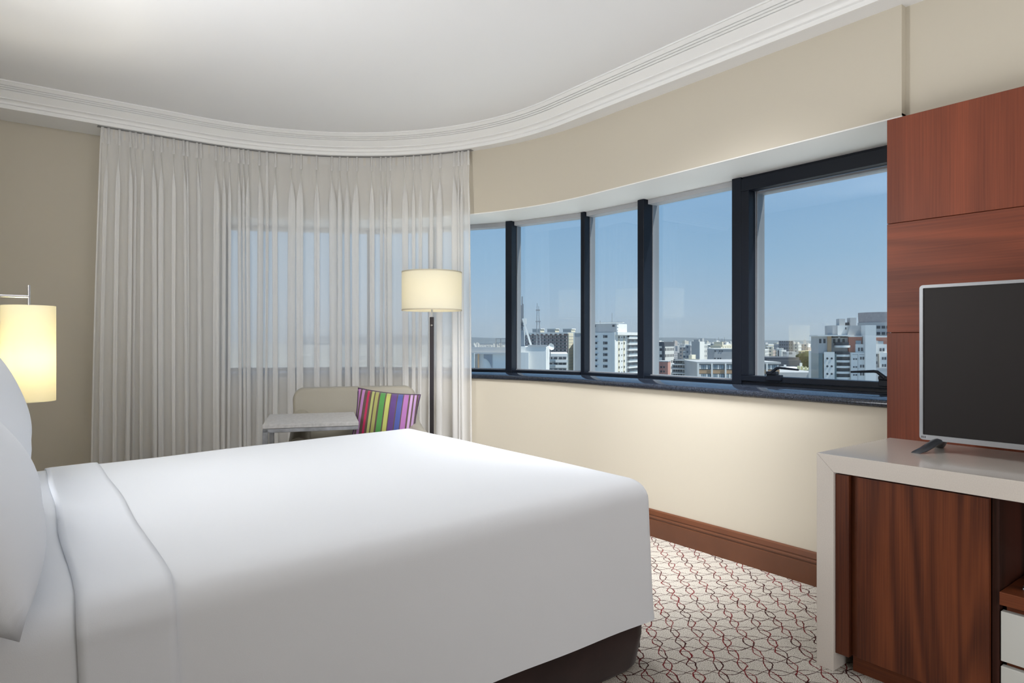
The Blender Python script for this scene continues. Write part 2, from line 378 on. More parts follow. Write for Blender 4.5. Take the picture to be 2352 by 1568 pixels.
for i in range(len(mull) - 1):
    (p, np_), wp = mull[i]; (q, nq), wq = mull[i + 1]
    ax = Vector((q[0] - p[0], q[1] - p[1])); Ln = ax.length; ax /= Ln
    ay = Vector((ax.y, -ax.x))             # outward
    wn = thing('window_%d' % (i + 1), 'opening sash window with two black handles beside the wooden panel' if i == 0 else
               ['', 'wide fixed window between the sash window and a thick mullion', 'fixed window left of the thick mullion showing the white apartment tower',
                'fixed window showing the rooftop antenna mast', 'fixed window at the free edge of the sheer curtain'][i] if i < 5 else 'fixed window behind the sheer curtain, counted %s from its free edge' % ['second', 'third', 'fourth', 'fifth'][i - 5], None)
    del_cat = wn.pop('category', None)
    wn['kind'] = 'structure'
    z0, z1 = .892, ZW1 - .006
    tr = .035 if i else .0
    if i == 0:
        # fixed outer frame and an opening sash
        x0, x1 = wp / 2, Ln - wq / 2
        obj('outer_frame', MB().obox(p, ax, ay, x0, x1, 0, .09, z0, z0 + .018).obox(p, ax, ay, x0, x1, .0, .09, z1 - .015, z1), FRAME, wn, bevel=.002)
        sash = obj('sash', MB(), FRAME, wn)
        for nm, a in (('bottom_rail', (x0, x1, -.012, .055, z0 + .021, z0 + .052)), ('top_rail', (x0, x1, -.012, .055, z1 - .085, z1 - .012)),
                      ('stile', (x0, x0 + .05, -.012, .055, z0 + .052, z1 - .085)), ('stile', (x1 - .05, x1, -.012, .055, z0 + .052, z1 - .085))):
            obj(nm, MB().obox(p, ax, ay, *a), FRAME, sash, bevel=.003)
        obj('glazing_bead', MB().obox(p, ax, ay, x0 + .05, x0 + .062, .055, .13, z0 + .045, z1 - .08).obox(p, ax, ay, x1 - .062, x1 - .05, .055, .13, z0 + .045, z1 - .08)
            .obox(p, ax, ay, x0 + .05, x1 - .05, .055, .13, z1 - .098, z1 - .085), FRAMEL, sash)
        obj('pane', MB().obox(p, ax, ay, x0 + .04, x1 - .04, .060, .066, z0 + .045, z1 - .08), GLASS, wn)
        for sgn, xx in ((-1, x1 - .20), (1, x0 + .17)):
            hz = z0 + .052
            o3 = (p[0] + ax.x * xx, p[1] + ax.y * xx)
            hb = obj('handle_base', MB().obox(o3, ax, ay, -.055, .03, -.03, .0, hz - .02, hz + .012).obox(o3, ax, ay, -.03, .03, -.035, 0, hz + .012, hz + .03), FRAME, wn, bevel=.003)
            pts = [(0, hz + .022), (sgn * .035, hz + .05), (sgn * .05, hz + .052), (sgn * .16, hz + .045)]
            obj('lever', MB().tube([(o3[0] + ax.x * a - ay.x * .03, o3[1] + ax.y * a - ay.y * .03, z) for a, z in pts], [.010, .008, .007, .005], 8), FRAME, hb, smooth=60)
    else:
        x0, x1 = wp / 2, Ln - wq / 2
        obj('bottom_rail', MB().obox(p, ax, ay, x0, x1, .0, .10, z0, z0 + .018), FRAME, wn, bevel=.002)
        obj('pressure_bar', MB().obox(p, ax, ay, x0, x1, .055, .12, z0 + .016, z0 + .024), FRAMEL, wn)
        obj('top_rail', MB().obox(p, ax, ay, x0, x1, .03, .12, z1 - .032, z1), mat('frame_light_grey', (.42, .43, .45), .4), wn, bevel=.002)
        obj('pane', MB().obox(p, ax, ay, x0 - .01, x1 + .01, .085, .091, z0 + .01, z1 - .02), GLASS if i < 5 else GLASS2, wn)
    n3 = Vector(nq); t3 = Vector((-n3.y, n3.x))
    if i == 0: n3 = Vector((1, 0)); t3 = Vector((0, 1))
    obj('mullion', MB().obox(q, t3, n3, -wq / 2, wq / 2, -.012 if wq > .04 else .01, .075, z0, z1), FRAME, wn, bevel=.003)
    obj('mullion_cap', MB().obox(q, t3, n3, -wq / 2 - .004, wq / 2 + .004, .075, .14, z0, z1), FRAMEL, wn, bevel=.002)
# ------------------------------------------------------------------ bed
BX0, BX1, BY0, BY1, BZ = -.30, 1.80, 1.525, 3.28, .621
def rrect(x0, x1, y0, y1, r, n=10, m=14):
    """rounded rectangle, closed ring with a fixed vertex count"""
    pts = []
    for (cx, cy, a0) in ((x1 - r, y0 + r, -90), (x1 - r, y1 - r, 0), (x0 + r, y1 - r, 90), (x0 + r, y0 + r, 180)):
        for i in range(n + 1):
            a = R(a0 + 90 * i / n); pts.append((cx + r * math.cos(a), cy + r * math.sin(a)))
    out = []
    for k in range(4):
        arc = pts[k * (n + 1):(k + 1) * (n + 1)]; nx = pts[((k + 1) % 4) * (n + 1)]
        out += arc
        for i in range(1, m): t = i / m; out.append((arc[-1][0] * (1 - t) + nx[0] * t, arc[-1][1] * (1 - t) + nx[1] * t))
    return out
def ring_loft(rings, cap_last=True):
    mb = MB(); n = len(rings[0]); vs = [v for r in rings for v in r]; fs = []
    for k in range(len(rings) - 1):
        for i in range(n):
            j = (i + 1) % n; fs.append((k * n + i, k * n + j, (k + 1) * n + j, (k + 1) * n + i))
    if cap_last: fs.append(tuple((len(rings) - 1) * n + i for i in range(n)))
    return mb.add(vs, fs)
bed = thing('bed', 'large bed with a dark brown skirt under its white cover', 'bed')
rings = []
for z, o in ((.0, -.035), (.02, -.02), (.12, -.012), (.30, -.012), (.30, -.05)):
    rings.append([(x, y, z) for x, y in rrect(BX0 - o, BX1 + o, BY0 - o, BY1 + o, .09 if z < .05 else .07)])
obj('bed_skirt', ring_loft(rings), SKIRT, bed, smooth=60)
# corner pleat of the skirt
px_, py_ = BX1 - .012, BY0 + .03
obj('skirt_pleat', MB().box(px_ - .006, px_ + .003, py_ + .03, py_ + .10, .045, .20), SKIRT, bed, bevel=.002)
obj('skirt_pleat', MB().box(px_ - .004, px_ + .008, py_ + .085, py_ + .16, .03, .20), SKIRT, bed, bevel=.002)
obj('mattress', ring_loft([[(x, y, z) for x, y in rrect(BX0 + .02 + o, BX1 - .02 - o, BY0 + .02 + o, BY1 - .02 - o, .08)] for z, o in ((.29, 0), (.55, 0), (.585, .01), (.59, .03))]), LINEN, bed, smooth=60)
hb = obj('headboard', MB().box(-.46, -.36, BY0 - .1, BY1 + .1, .05, 1.25), mat('headboard_taupe', (.30, .25, .2), .8), bed, bevel=.02, seg=3)
for k in range(4): obj('headboard_panel', MB().box(-.37, -.335, BY0 - .06 + k * .49, BY0 + .41 + k * .49, .5, 1.22), mat('headboard_taupe', (.30, .25, .2), .8), hb, bevel=.015, seg=3)

def dome(x, y):
    u = (x - (BX0 + BX1) / 2) / ((BX1 - BX0) / 2); v = (y - (BY0 + BY1) / 2) / ((BY1 - BY0) / 2)
    return .020 * max(0, 1 - abs(u) ** 3) * max(0, 1 - abs(v) ** 2.4)
def tilt(x, z): return .042 * max(0, (x + .1) / 1.9) * min(1, max(0, (z - .3) / .3))
def wob(t, a): return a * (math.sin(3.1 * t) + .6 * math.sin(7.3 * t + 1.3))
# profile of the cover: (outset, z)
prof = [(.010, .172), (.008, .20), (.006, .26), (.004, .34), (.002, .44), (0, .52), (-.001, .55)]
RE = .075
for k in range(1, 9):
    a = R(90 * k / 8); prof.append((-.001 - RE * (1 - math.cos(a)), .55 + (BZ - .55) * math.sin(a)))
for o in (-.12, -.18, -.26, -.36, -.48, -.60, -.70, -.79, -.845): prof.append((o, BZ))
rings = []
cen = ((BX0 + BX1) / 2, (BY0 + BY1) / 2)
for o, z in prof:
    r = max(.008, .05 + o * .3) if o > -.15 else .012
    ring = []
    for x, y in rrect(BX0 - o, BX1 + o, BY0 - o, BY1 + o, r, 10, 40):
        zz = z + (dome(x, y) if z >= BZ - 1e-4 else 0)
        if z < .5:          # soft waves of the hanging sides
            k = (.5 - z) / .33; nx = (1 if x > BX1 - .03 else 0); ny = (-1 if y < BY0 + .03 else (1 if y > BY1 - .03 else 0))
            x += nx * k * (.004 + wob(y * 2.2, .003)); y += ny * k * (.008 + wob(x * 1.9, .004))
            if z < .22: zz += wob(x * .8 + y, .004)
        else:
            zz += .0015 * math.sin(9 * x + 4 * y) * math.sin(5 * y - 3 * x)
        ring.append((x, y, zz + tilt(x, zz)))
    rings.append(ring)
co = obj('bed_cover', ring_loft(rings), COVER, None, smooth=180)
tag(co, 'plain white bed cover draped over the bed down to the skirt', 'bed cover')

def side_off(x, z):
    o = 0
    for (o0, z0), (o1, z1) in zip(prof, prof[1:]):
        if z0 <= z <= z1: o = o0 + (o1 - o0) * (z - z0) / max(1e-6, z1 - z0); break
    k = max(0, (.5 - z) / .33)
    return o + (k * (.008 + wob(x * 1.9, .004)) if z < .5 else 0)
def over_bed(name, x0, x1, lift, m, nearz, farz, wave=.003, par=None):
    """a strip of sheet lying across the bed between two x lines"""
    ys = []
    for k in range(13): ys.append((BY0 - .014 - lift, nearz + (.55 - nearz) * k / 12))
    for k in range(1, 9):
        a = R(90 * k / 8); ys.append((BY0 - .003 - lift + (RE + .002) * (1 - math.cos(a)), .55 + (BZ + lift - .55) * math.sin(a)))
    n = 40; ya, yb = BY0 + .07, BY1 - .07
    for k in range(1, n): ys.append((ya + (yb - ya) * k / n, None))
    for k in range(8, -1, -1):
        a = R(90 * k / 8); ys.append((BY1 + .014 + lift - (RE + .004) * (1 - math.cos(a)), .55 + (BZ + lift - .55) * math.sin(a)))
    for k in range(1, 7): ys.append((BY1 + .014 + lift, .55 - (.55 - farz) * k / 6))
    nx = 10; vs = []; fs = []
    for i in range(nx + 1):
        t = i / nx
        for j, (y, z) in enumerate(ys):
            e = math.sin(j * .35) * wave + math.sin(j * .13 + 1) * wave
            x = x0 + (x1 - x0) * t + e * (abs(2 * t - 1))
            zz = (BZ + lift + dome(x, y)) if z is None else z + (dome(x, y) if z > .6 else 0)
            ed = 1 if 0 < i < nx else .15
            zz += .0015 * ed if (z is None or z > .6) else 0
            if z is not None and z <= .55 and y < BY0: y = BY0 - side_off(x, z) - .003
            vs.append((x, y, zz + tilt(x, zz)))
    m_ = len(ys)
    for i in range(nx):
        for j in range(m_ - 1): fs.append((i * m_ + j, i * m_ + j + 1, (i + 1) * m_ + j + 1, (i + 1) * m_ + j))
    o = obj(name, MB().add(vs, fs), m, par, smooth=180)
    md = o.modifiers.new('thick', 'SOLIDIFY'); md.thickness = .004; md.offset = 1
    return o
tag(over_bed('turned_down_sheet', .10, .275, .002, LINEN, .2, .3), 'white top sheet turned down in a band across the bed', 'sheet')

def pillow_mesh(w_, h_, t, n=28, sag=0.0, pinch=.10):
    mb = MB()
    def f(sgn):
        def g(u, v):
            a, b = 2 * u - 1, 2 * v - 1
            k = (max(0, 1 - abs(a) ** 2.6) * max(0, 1 - abs(b) ** 2.6)) ** .55
            x = a * w_ / 2 * (1 - pinch * (1 - a * a) * 0 - pinch * (1 - abs(b)) * 0 - pinch * .6 * (1 - b * b) * abs(a) ** 3)
            z = b * h_ / 2 * (1 - pinch * .6 * (1 - a * a) * abs(b) ** 3)
            y = sgn * t / 2 * k * (1 + .10 * math.sin(3 * a + 2 * b) - sag * b)
            return (x, y, z)
        return g
    mb.grid(f(-1), n, n); mb.grid(f(1), n, n)
    return mb
def pillow(label, loc, rx, ry, rz, w_, h_, t, m, sag=.35):
    o = obj('pillow', pillow_mesh(w_, h_, t, sag=sag), m, None, smooth=180)
    bm = bmesh.new(); bm.from_mesh(o.data); bmesh.ops.remove_doubles(bm, verts=bm.verts, dist=1e-4); bmesh.ops.recalc_face_normals(bm, faces=bm.faces); bm.to_mesh(o.data); bm.free()
    for p in o.data.polygons: p.use_smooth = True
    o.matrix_world = Matrix.Translation(loc) @ Matrix.Rotation(rz, 4, 'Z') @ Matrix.Rotation(rx, 4, 'X') @ Matrix.Rotation(ry, 4, 'Y')
    return tag(o, label, 'pillow', 'white bed pillows')
# local y = thickness: turned so that it faces +x ; local x runs along -y
pillow('white pillow leaning at the near side of the bed, in front', (-.135, 1.96, .865), R(-31), R(0), R(90), 1.08, .56, .25, LINEN)
pillow('white pillow leaning at the far side of the bed beside the lit lamp', (-.115, 2.89, .928), R(-15), 0, R(90), 1.04, .58, .27, LINEN)

# ------------------------------------------------------------------ bedside swing arm lamp
lp = pY(66, 810, 3.02); LX, LY = lp.x, lp.y
zt = H - (702 - Y0) / F * 3.02; zb = H - (921 - Y0) / F * 3.02
lamp = thing('wall_lamp', 'lit bedside wall lamp with a tall cream shade on a chrome arm', 'lamp', (LX, LY, 0))
obj('lamp_shade', MB().lathe([(.104, zb), (.1045, zb + .003), (.1045, zt - .003), (.104, zt), (.102, zt), (.102, zb)], 40, cap=False), SHADE2, lamp, smooth=40)
za = H - (681 - Y0) / F * 3.02
obj('arm', MB().tube([(.0, 0, za), (-.2, -.005, za), (-.5 - LX, -.01, za)], .0075, 12), CHROME, lamp, smooth=60)
obj('stem', MB().tube([(.0, 0, zt - .07), (0, 0, zt + .095)], .006, 12), CHROME, lamp, smooth=60)
obj('wall_plate', MB().lathe([(.05, 0), (.05, .012), (.04, .02)], 24), CHROME, lamp, smooth=40, loc=(-.498 - LX, -.01, za)).rotation_euler = (0, R(90), 0)
sp = obj('shade_spider', MB().tube([(-.103, 0, zt - .012), (.103, 0, zt - .012)], .002, 6).tube([(0, -.103, zt - .012), (0, .103, zt - .012)], .002, 6), CHROME, lamp)
bulbm = bpy.data.materials.new('warm_bulb'); bulbm.use_nodes = True
bn = bulbm.node_tree.nodes['Principled BSDF']; bn.inputs['Emission Color'].default_value = (1, .85, .55, 1); bn.inputs['Emission Strength'].default_value = 12
zm = zb + (zt - zb) * .42
obj('bulb', MB().lathe([(.001, -.045), (.02, -.04), (.03, -.015), (.028, .01), (.014, .04), (.013, .06)], 16, c=(0, 0, zm)), bulbm, lamp, smooth=60)
def point(name, loc, e, col, rad=.03, parent=None):
    l = bpy.data.lights.new(name, 'POINT'); l.energy = e; l.color = col; l.shadow_soft_size = rad
    o = bpy.data.objects.new(name, l); COL.objects.link(o); o.location = loc
    if parent: o.parent = parent
    return o
point('bulb_light', (0, 0, zm), 34, (1, .92, .74), .04, lamp)

# ------------------------------------------------------------------ curtains
def crown_off(s, off):
    """point on the curtain line at arc length s from the far left end, and its inward normal"""
    r = CR + off; y = CD + off; x0 = .40
    L1 = CC[0] - x0
    if s < L1: return (x0 + s, y), (0, -1), (1, 0)
    a = R(90) - (s - L1) / r
    if a > 0: return (CC[0] + r * math.cos(a), CC[1] + r * math.sin(a)), (-math.cos(a), -math.sin(a)), (math.sin(a), -math.cos(a))
    return (CN + off, CC[1] - (-a) * r), (-1, 0), (0, -1)
def find_s(px, off=.05):
    s = 0
    while s < 5:
        (x, y), _, _ = crown_off(s, off)
        X = x * C_ - y * S_; Y = x * S_ + y * C_
        if 1176 + F * X / Y >= px: return s
        s += .002
def curtain(label, s0, s1, seed, pitch, flare0, flare1):
    rnd = random.Random(seed)
    t = thing('sheer_curtain', label, 'curtain', group='sheer curtains')
    # pleats
    ps = [s0 + .01]
    while ps[-1] < s1 - pitch * .7: ps.append(ps[-1] + pitch * rnd.choice((.5, .65, .8, 1, 1.2, 1.5, 1.9)))
    ps[-1] = s1 - .008
    ph = [0]
    NU = int((s1 - s0) / .0030); NZ = 34
    ZT, ZB = ZS - .004, .012
    amp = [rnd.uniform(.5, 1.2) for _ in ps]; skew = [rnd.uniform(-.9, .9) for _ in ps]; wv = [rnd.uniform(0, 6.28) for _ in ps]; wa = [rnd.uniform(.2, 1) for _ in ps]
    def loc_(s):
        k = 0
        while k < len(ps) - 2 and s > ps[k + 1]: k += 1
        f = (s - ps[k]) / (ps[k + 1] - ps[k])
        return k, min(1, max(0, f))
    def pos(s, z):
        k, f = loc_(s); h = (ZT - z) / (ZT - ZB)           # 0 top .. 1 bottom
        g = min(1, h / .16); g = g * g * (3 - 2 * g)
        e = f - .5; edge = abs(e) * 2
        A = (amp[k] * (1 - f) + amp[k + 1] * f)
        # at the heading: narrow pinched ridges on the pleats; further down: rounded folds
        top = .016 * max(0, edge * 6 - 5) ** 1.0
        low = (.5 + .5 * math.cos(2 * math.pi * f)) * .055 * A + .010 * math.sin(4 * math.pi * f + wv[k]) * wa[k]
        wd = ps[k + 1] - ps[k]
        tang = -math.sin(2 * math.pi * f) * wd * (.30 + .21 * A) * g - math.sin(4 * math.pi * f + wv[k]) * math.sin(math.pi * f) * wd * .09 * wa[k] * g + .006 * skew[k] * math.sin(math.pi * f) * h
        drift = .012 * math.sin(wv[k] + 2.2 * h) * (1 - f) * h + .012 * math.sin(wv[k + 1] + 2.2 * h) * f * h
        nrm = top * (1 - g) + low * g * (.8 + .25 * h) - .004
        (x, y), nn, tt = crown_off(s, .058)
        fl = (flare0 * max(0, 1 - (s - s0) / .25) + flare1 * max(0, 1 - (s1 - s) / .25)) * h ** .7
        tg = tang + drift + fl
        return (x + nn[0] * nrm + tt[0] * tg, y + nn[1] * nrm + tt[1] * tg, z)
    zz = [ZT - (ZT - ZB) * (j / NZ) ** 1.35 for j in range(NZ + 1)]
    mb = MB().grid(lambda u, v: pos(s0 + (s1 - s0) * u, zz[round(v * NZ)]), NU, NZ)
    o = obj('fabric', mb, SHEER, t, smooth=180)
    mb = MB().grid(lambda u, v: tuple(Vector(pos(s0 + (s1 - s0) * u, ZT)) + Vector((*[-c * .0 for c in crown_off(s0, 0)[1]], -.062 * v)) ), NU // 2, 2)
    obj('heading_tape', mb, TAPE, t, smooth=180)
    # pinch pleats of the heading
    for p in ps:
        (x, y), nn, tt = crown_off(p, .058)
        q = lambda a, b, z: (x + nn[0] * a + tt[0] * b, y + nn[1] * a + tt[1] * b, z)
        vs = [q(.002, -.009, ZT), q(.014, -.006, ZT), q(.016, .004, ZT), q(.002, .009, ZT), q(.004, -.006, ZT - .05), q(.017, -.002, ZT - .05), q(.017, .003, ZT - .05), q(.004, .006, ZT - .05),
              q(.004, -.012, ZT - .11), q(.02, -.007, ZT - .11), q(.02, .007, ZT - .11), q(.004, .012, ZT - .11)]
        obj('pinch_pleat', MB().add(vs, [(0, 1, 5, 4), (1, 2, 6, 5), (2, 3, 7, 6), (4, 5, 9, 8), (5, 6, 10, 9), (6, 7, 11, 10)]), TAPE if False else SHEER, t, smooth=180)
    return t
sA, sB, sC = find_s(232), find_s(612), find_s(1080)
curtain('sheer off-white curtain nearest the bedside lamp, in dense folds against the wall', sA, sB + .012, 3, .052, -.06, 0)
curtain('sheer off-white curtain with daylight behind it, beside the floor lamp', sB - .004, sC, 11, .060, 0, .03)
tr_path = []
for k in range(60):
    (x, y), nn, tt = crown_off(sA - .02 + (sC - sA + .04) * k / 59, .058); tr_path.append(((x, y), (-nn[0], -nn[1])))
struct('trim_4', MB().sweep(tr_path, [(-.02, ZS - .003), (.02, ZS - .003), (.02, ZS + .01), (-.02, ZS + .01)]), mat('track_grey', (.25, .25, .25), .5), 'grey curtain track under the soffit')

# ------------------------------------------------------------------ floor lamp
Yl = 4.45
fp = pY(992, 780, Yl); k = Yl / F
z_ = lambda py: H - (py - Y0) * k
fl = thing('floor_lamp', 'floor lamp with a cream drum shade and dark square pole by the curtain', 'lamp', (fp.x, fp.y, 0), -TH)
obj('base', MB().lathe([(.15, 0), (.15, .012), (.145, .02), (.03, .026)], 40), GUN, fl, smooth=40)
hw = 4.6 * k
obj('pole', MB().box(-hw, hw, -hw, hw, .02, z_(728)), GUN, fl, bevel=.002)
obj('switch', MB().lathe([(.008, 0), (.008, .006), (.006, .009)], 16), CHROME, fl, smooth=40, loc=(0, -hw, z_(747))).rotation_euler = (R(90), 0, 0)
obj('neck', MB().lathe([(.006, z_(728)), (.006, z_(616))], 12), STEEL, fl, smooth=40)
obj('finial', MB().lathe([(.007, z_(624)), (.009, z_(620)), (.005, z_(615))], 12), STEEL, fl, smooth=40)
rs = 68.5 * k; a_, b_ = z_(713.5), z_(624.5)
ls = obj('lamp_shade', MB().lathe([(rs, a_), (rs, b_), (rs - .003, b_), (rs - .003, a_)], 56, cap=False), SHADE, fl, smooth=40)
TRIMM = mat('shade_trim', (.55, .50, .38), .8)
for zz_ in (a_, b_ - .008): obj('shade_trim', MB().lathe([(rs - .004, zz_), (rs + .0015, zz_), (rs + .0015, zz_ + .008), (rs - .004, zz_ + .008)], 56, cap=False), TRIMM, ls, smooth=40)
obj('shade_spider', MB().tube([(-rs, 0, b_ - .004), (rs, 0, b_ - .004)], .002, 6).tube([(0, -rs, b_ - .004), (0, rs, b_ - .004)], .002, 6), STEEL, fl)
obj('bulb', MB().lathe([(.001, -.045), (.02, -.04), (.03, -.015), (.028, .01), (.014, .04), (.013, .06)], 16, c=(0, 0, (a_ + b_) / 2)), bulbm, fl, smooth=60)
point('bulb_light', (.0, -.0, (a_ + b_) / 2 + .02), 2.0, (1, .92, .76), .05, fl)

# ------------------------------------------------------------------ armchair, cushion, side table
YAW = -TH + R(16.4)
cp = pY(818, 780, 4.42)
ch = thing('armchair', 'taupe leather armchair with a broad rounded back', 'armchair', (cp.x, cp.y, 0), YAW)
def rslab(w_, zb_, zt_, r, taper=0, n=10):
    pts = []
    for sx_, a0 in ((1, 0), (-1, 90)):
        for i in range(n + 1):
            a = R(a0 + 90 * i / n); pts.append((sx_ * (w_ / 2 - r) + r * math.cos(a), zt_ - r + r * math.sin(a)))
    pts += [(-w_ / 2 + taper, zb_), (w_ / 2 - taper, zb_)]
    return pts
def lean(o, z0, k):
    for v in o.data.vertices: v.co.y += (v.co.z - z0) * k
CW = .815; CT = H - (889.5 - Y0) / F * 4.42
o = obj('backrest', MB().prism(rslab(CW, .18, CT, .075, .02), -.05, .08), LEATH, ch, smooth=50, bevel=.022, seg=4); lean(o, .4, .16)
obj('seat_frame', MB().box(-.36, .36, -.62, .06, .16, .30), LEATH, ch, bevel=.02, seg=3, smooth=50)
obj('seat_cushion', MB().box(-.285, .285, -.63, -.03, .30, .44), LEATH, ch, bevel=.04, seg=5, smooth=60)
for s_ in (-1, 1):
    # arm: rounded section, falling from the back to the front
    ap = MB(); vs = []; sec = 16; st_ = [(.03, .70), (-.06, .67), (-.18, .632), (-.34, .612), (-.52, .603), (-.60, .590)]
    for yy, zt_ in st_:
        for i in range(sec):
            if i <= 8: a = R(180 * i / 8); x, z = .062 * math.cos(a), zt_ - .062 + .062 * math.sin(a)
            else: x = -.062 + .124 * (i - 8) / (sec - 1 - 8) if i < sec else 0; z = .17
            vs.append((s_ * .352 + x, yy, z))
    fs = []
    for q in range(len(st_) - 1):
        for i in range(sec):
            j = (i + 1) % sec; fs.append((q * sec + i, q * sec + j, (q + 1) * sec + j, (q + 1) * sec + i))
    fs += [tuple(range(sec)), tuple((len(st_) - 1) * sec + i for i in range(sec))]
    am = obj('armrest', ap.add(vs, fs), LEATH, ch, smooth=50, bevel=.006)
    zz0 = .590
    obj('piping', MB().tube([(s_ * .352 + .058 * math.cos(R(a)), -.603, zz0 - .062 + .058 * math.sin(R(a))) for a in range(-20, 201, 20)], .004, 8), LEATH, am, smooth=60)
for x in (-.3, .3):
    for y in (-.55, .03): obj('leg', MB().lathe([(.016, 0), (.024, .17)], 14), mat('leg_dark_wood', (.05, .025, .015), .4), ch, loc=(x, y, 0), smooth=40)

def stripes():
    m = mat('striped_velvet', (.5, .3, .4), .7, sheen=.3)
    nt = m.node_tree; b = nt.nodes['Principled BSDF']; L = nt.links.new
    tc = N(nt, 'ShaderNodeTexCoord'); sp = N(nt, 'ShaderNodeSeparateXYZ'); L(tc.outputs['Generated'], sp.inputs[0])
    r = N(nt, 'ShaderNodeValToRGB'); r.color_ramp.interpolation = 'CONSTANT'
    br = (92, 70, 62); pk = (176, 118, 176); ol = (166, 166, 92); yl = (196, 200, 110)
    st = [(0, pk), (.05, br), (.075, (190, 130, 190)), (.12, br), (.165, (190, 22, 84)), (.20, br), (.235, (178, 184, 110)), (.275, br), (.295, ol), (.345, br),
          (.375, (78, 152, 72)), (.45, br), (.47, (190, 194, 104)), (.535, br), (.55, (92, 56, 128)), (.635, br), (.65, (70, 84, 160)), (.73, br), (.745, (178, 112, 180)), (.82, br), (.845, (205, 165, 212)), (.885, br), (.91, (200, 160, 210)), (.945, br)]
    e = r.color_ramp.elements
    e[0].position = 0; e[0].color = (*lin(pk), 1); e[1].position = .97; e[1].color = (*lin((120, 80, 130)), 1)
    for p, c in st[1:]:
        x = e.new(p); x.color = (*[v * .8 for v in lin(c)], 1)
    L(sp.outputs['X'], r.inputs[0]); L(r.outputs[0], b.inputs['Base Color'])
    return m
cu = thing('throw_cushion', 'square velvet cushion in purple, green, blue and yellow stripes on the armchair', 'cushion')
cpos = pY(886, 962, 4.18)
cu.matrix_world = Matrix.Translation(cpos) @ Matrix.Rotation(YAW - R(8), 4, 'Z') @ Matrix.Rotation(R(-14), 4, 'X') @ Matrix.Rotation(R(7), 4, 'Y')
body = obj('cushion_body', pillow_mesh(.40, .36, .15, 26, 0, .12), stripes(), cu, smooth=180)
edge = []
for k in range(60):
    t = k / 60 * 4; i = int(t); f = t - i
    a, b2 = [(-1 + 2 * f, -1), (1, -1 + 2 * f), (1 - 2 * f, 1), (-1, 1 - 2 * f)][i]
    x = a * .20 * (1 - .072 * (1 - b2 * b2) * abs(a) ** 3); z = b2 * .18 * (1 - .072 * (1 - a * a) * abs(b2) ** 3)
    edge.append((x, 0, z))
obj('piping', MB().tube(edge + edge[:1], .0045, 8), mat('piping_plum', (.05, .025, .06), .6), cu, smooth=60)

tp = pY(715.5, 780, 3.62); th_ = H - (972 - Y0) / F * 3.62
tb = thing('side_table', 'small C-shaped side table with a pale top and steel frame before the armchair', 'table', (tp.x, tp.y, 0), YAW)
tw, td = .255, .53
obj('tabletop', MB().box(-tw, tw, 0, td, th_ - .022, th_), mat('limed_wood_top', (.42, .41, .40), .5, noise=.15, nscale=55), tb, bevel=.002)
for y in (.005, td - .03): obj('top_rail', MB().box(-tw, tw, y, y + .025, th_ - .045, th_ - .023), STEEL, tb, bevel=.002)
for y in (.005, td - .03):
    obj('leg', MB().box(-tw, -tw + .028, y, y + .028, .02, th_ - .0235), STEEL, tb, bevel=.002)
    obj('foot_bar', MB().box(-tw, tw - .05, y, y + .028, 0, .02), STEEL, tb, bevel=.002)

# ------------------------------------------------------------------ wooden television panel
PN = 2.85
WL, WDk = (.275, .066, .028), (.145, .034, .015)
pan = thing('wall_panel', 'tall red-brown wooden wall panel behind the television', 'wall panel', (PN, DE, 0))
for k, (z0, z1, ax, o) in enumerate(((.02, 1.178, 'z', 1.0), (1.180, 1.623, 'y', 4.3), (1.625, 2.05, 'z', 7.9))):
    obj('veneer_panel', MB().box(0, .03, -2.3, 0, z0, z1), wood('panel_wood_%d' % k, ax, WL, WDk, 1.0, .45, .22 if ax == 'z' else .5, coat=.04, off=o), pan, bevel=.0012)
obj('panel_core', MB().box(.03, .18, -2.3, -.004, .02, 2.046), mat('core_dark', (.05, .02, .012), .6), pan)

# ------------------------------------------------------------------ desk with cabinet
DF, DH, DT = 2.262, .75, .06
desk = thing('desk', 'cream stone desk with a waterfall end beside the wooden panel', 'desk', (DF, DE, 0))
def yz_prism(poly, x0, x1):
    m_ = len(poly); vs = [(x, y, z) for x in (x0, x1) for y, z in poly]
    return MB().add(vs, [tuple(range(m_)), tuple(range(m_, 2 * m_))] + [(i, (i + 1) % m_, m_ + (i + 1) % m_, m_ + i) for i in range(m_)])
obj('desk_top', yz_prism([(-2.6, DH), (-.012, DH), (-.012 - DT, DH - DT), (-2.6, DH - DT)], 0, PN - DF - .002), STONE, desk, bevel=.0012)
obj('end_panel', yz_prism([(-.0121, DH - .0006), (-.0121, 0), (-.012 - DT, 0), (-.012 - DT, DH - DT - .0006)], 0, PN - DF - .002), STONE, desk, bevel=.0012)
obj('end_panel', MB().box(0, PN - DF - .002, -2.6, -2.54, 0, DH - DT - .0005), STONE, desk, bevel=.003)
cab = thing('cabinet', 'walnut cabinet under the cream desk top with a tall door and white drawers', 'cabinet', (DF, 0, 0))
CL, CDk = (.190, .052, .019), (.060, .016, .008)
wz = wood('cabinet_wood', 'z', CL, CDk, 1.15, .42, .8, .1, 2.2); wy = wood('cabinet_wood_h', 'y', CL, CDk, 1.1, .45, .4, .1, 3)
w_in = wood('cabinet_inside', 'z', (.07, .020, .012), (.02, .008, .005), 1, .5, .4, .05, 5)
zt_ = .684
obj('filler_strip', MB().box(.012, .032, 1.076, 1.122, .062, zt_), wood('filler_wood', 'z', CL, CDk, 1, .42, .3, .1, 6), cab, bevel=.001)
obj('finger_groove', MB().box(.034, .05, 1.03, 1.078, .065, zt_), wood('groove_wood', 'z', CL, CDk, 1, .42, .3, .1, 8), cab)
obj('door', MB().box(.010, .030, .672, 1.048, .072, zt_), wz, cab, bevel=.0015)
obj('side_board', MB().box(.032, .56, .652, .670, .065, zt_), w_in, cab)
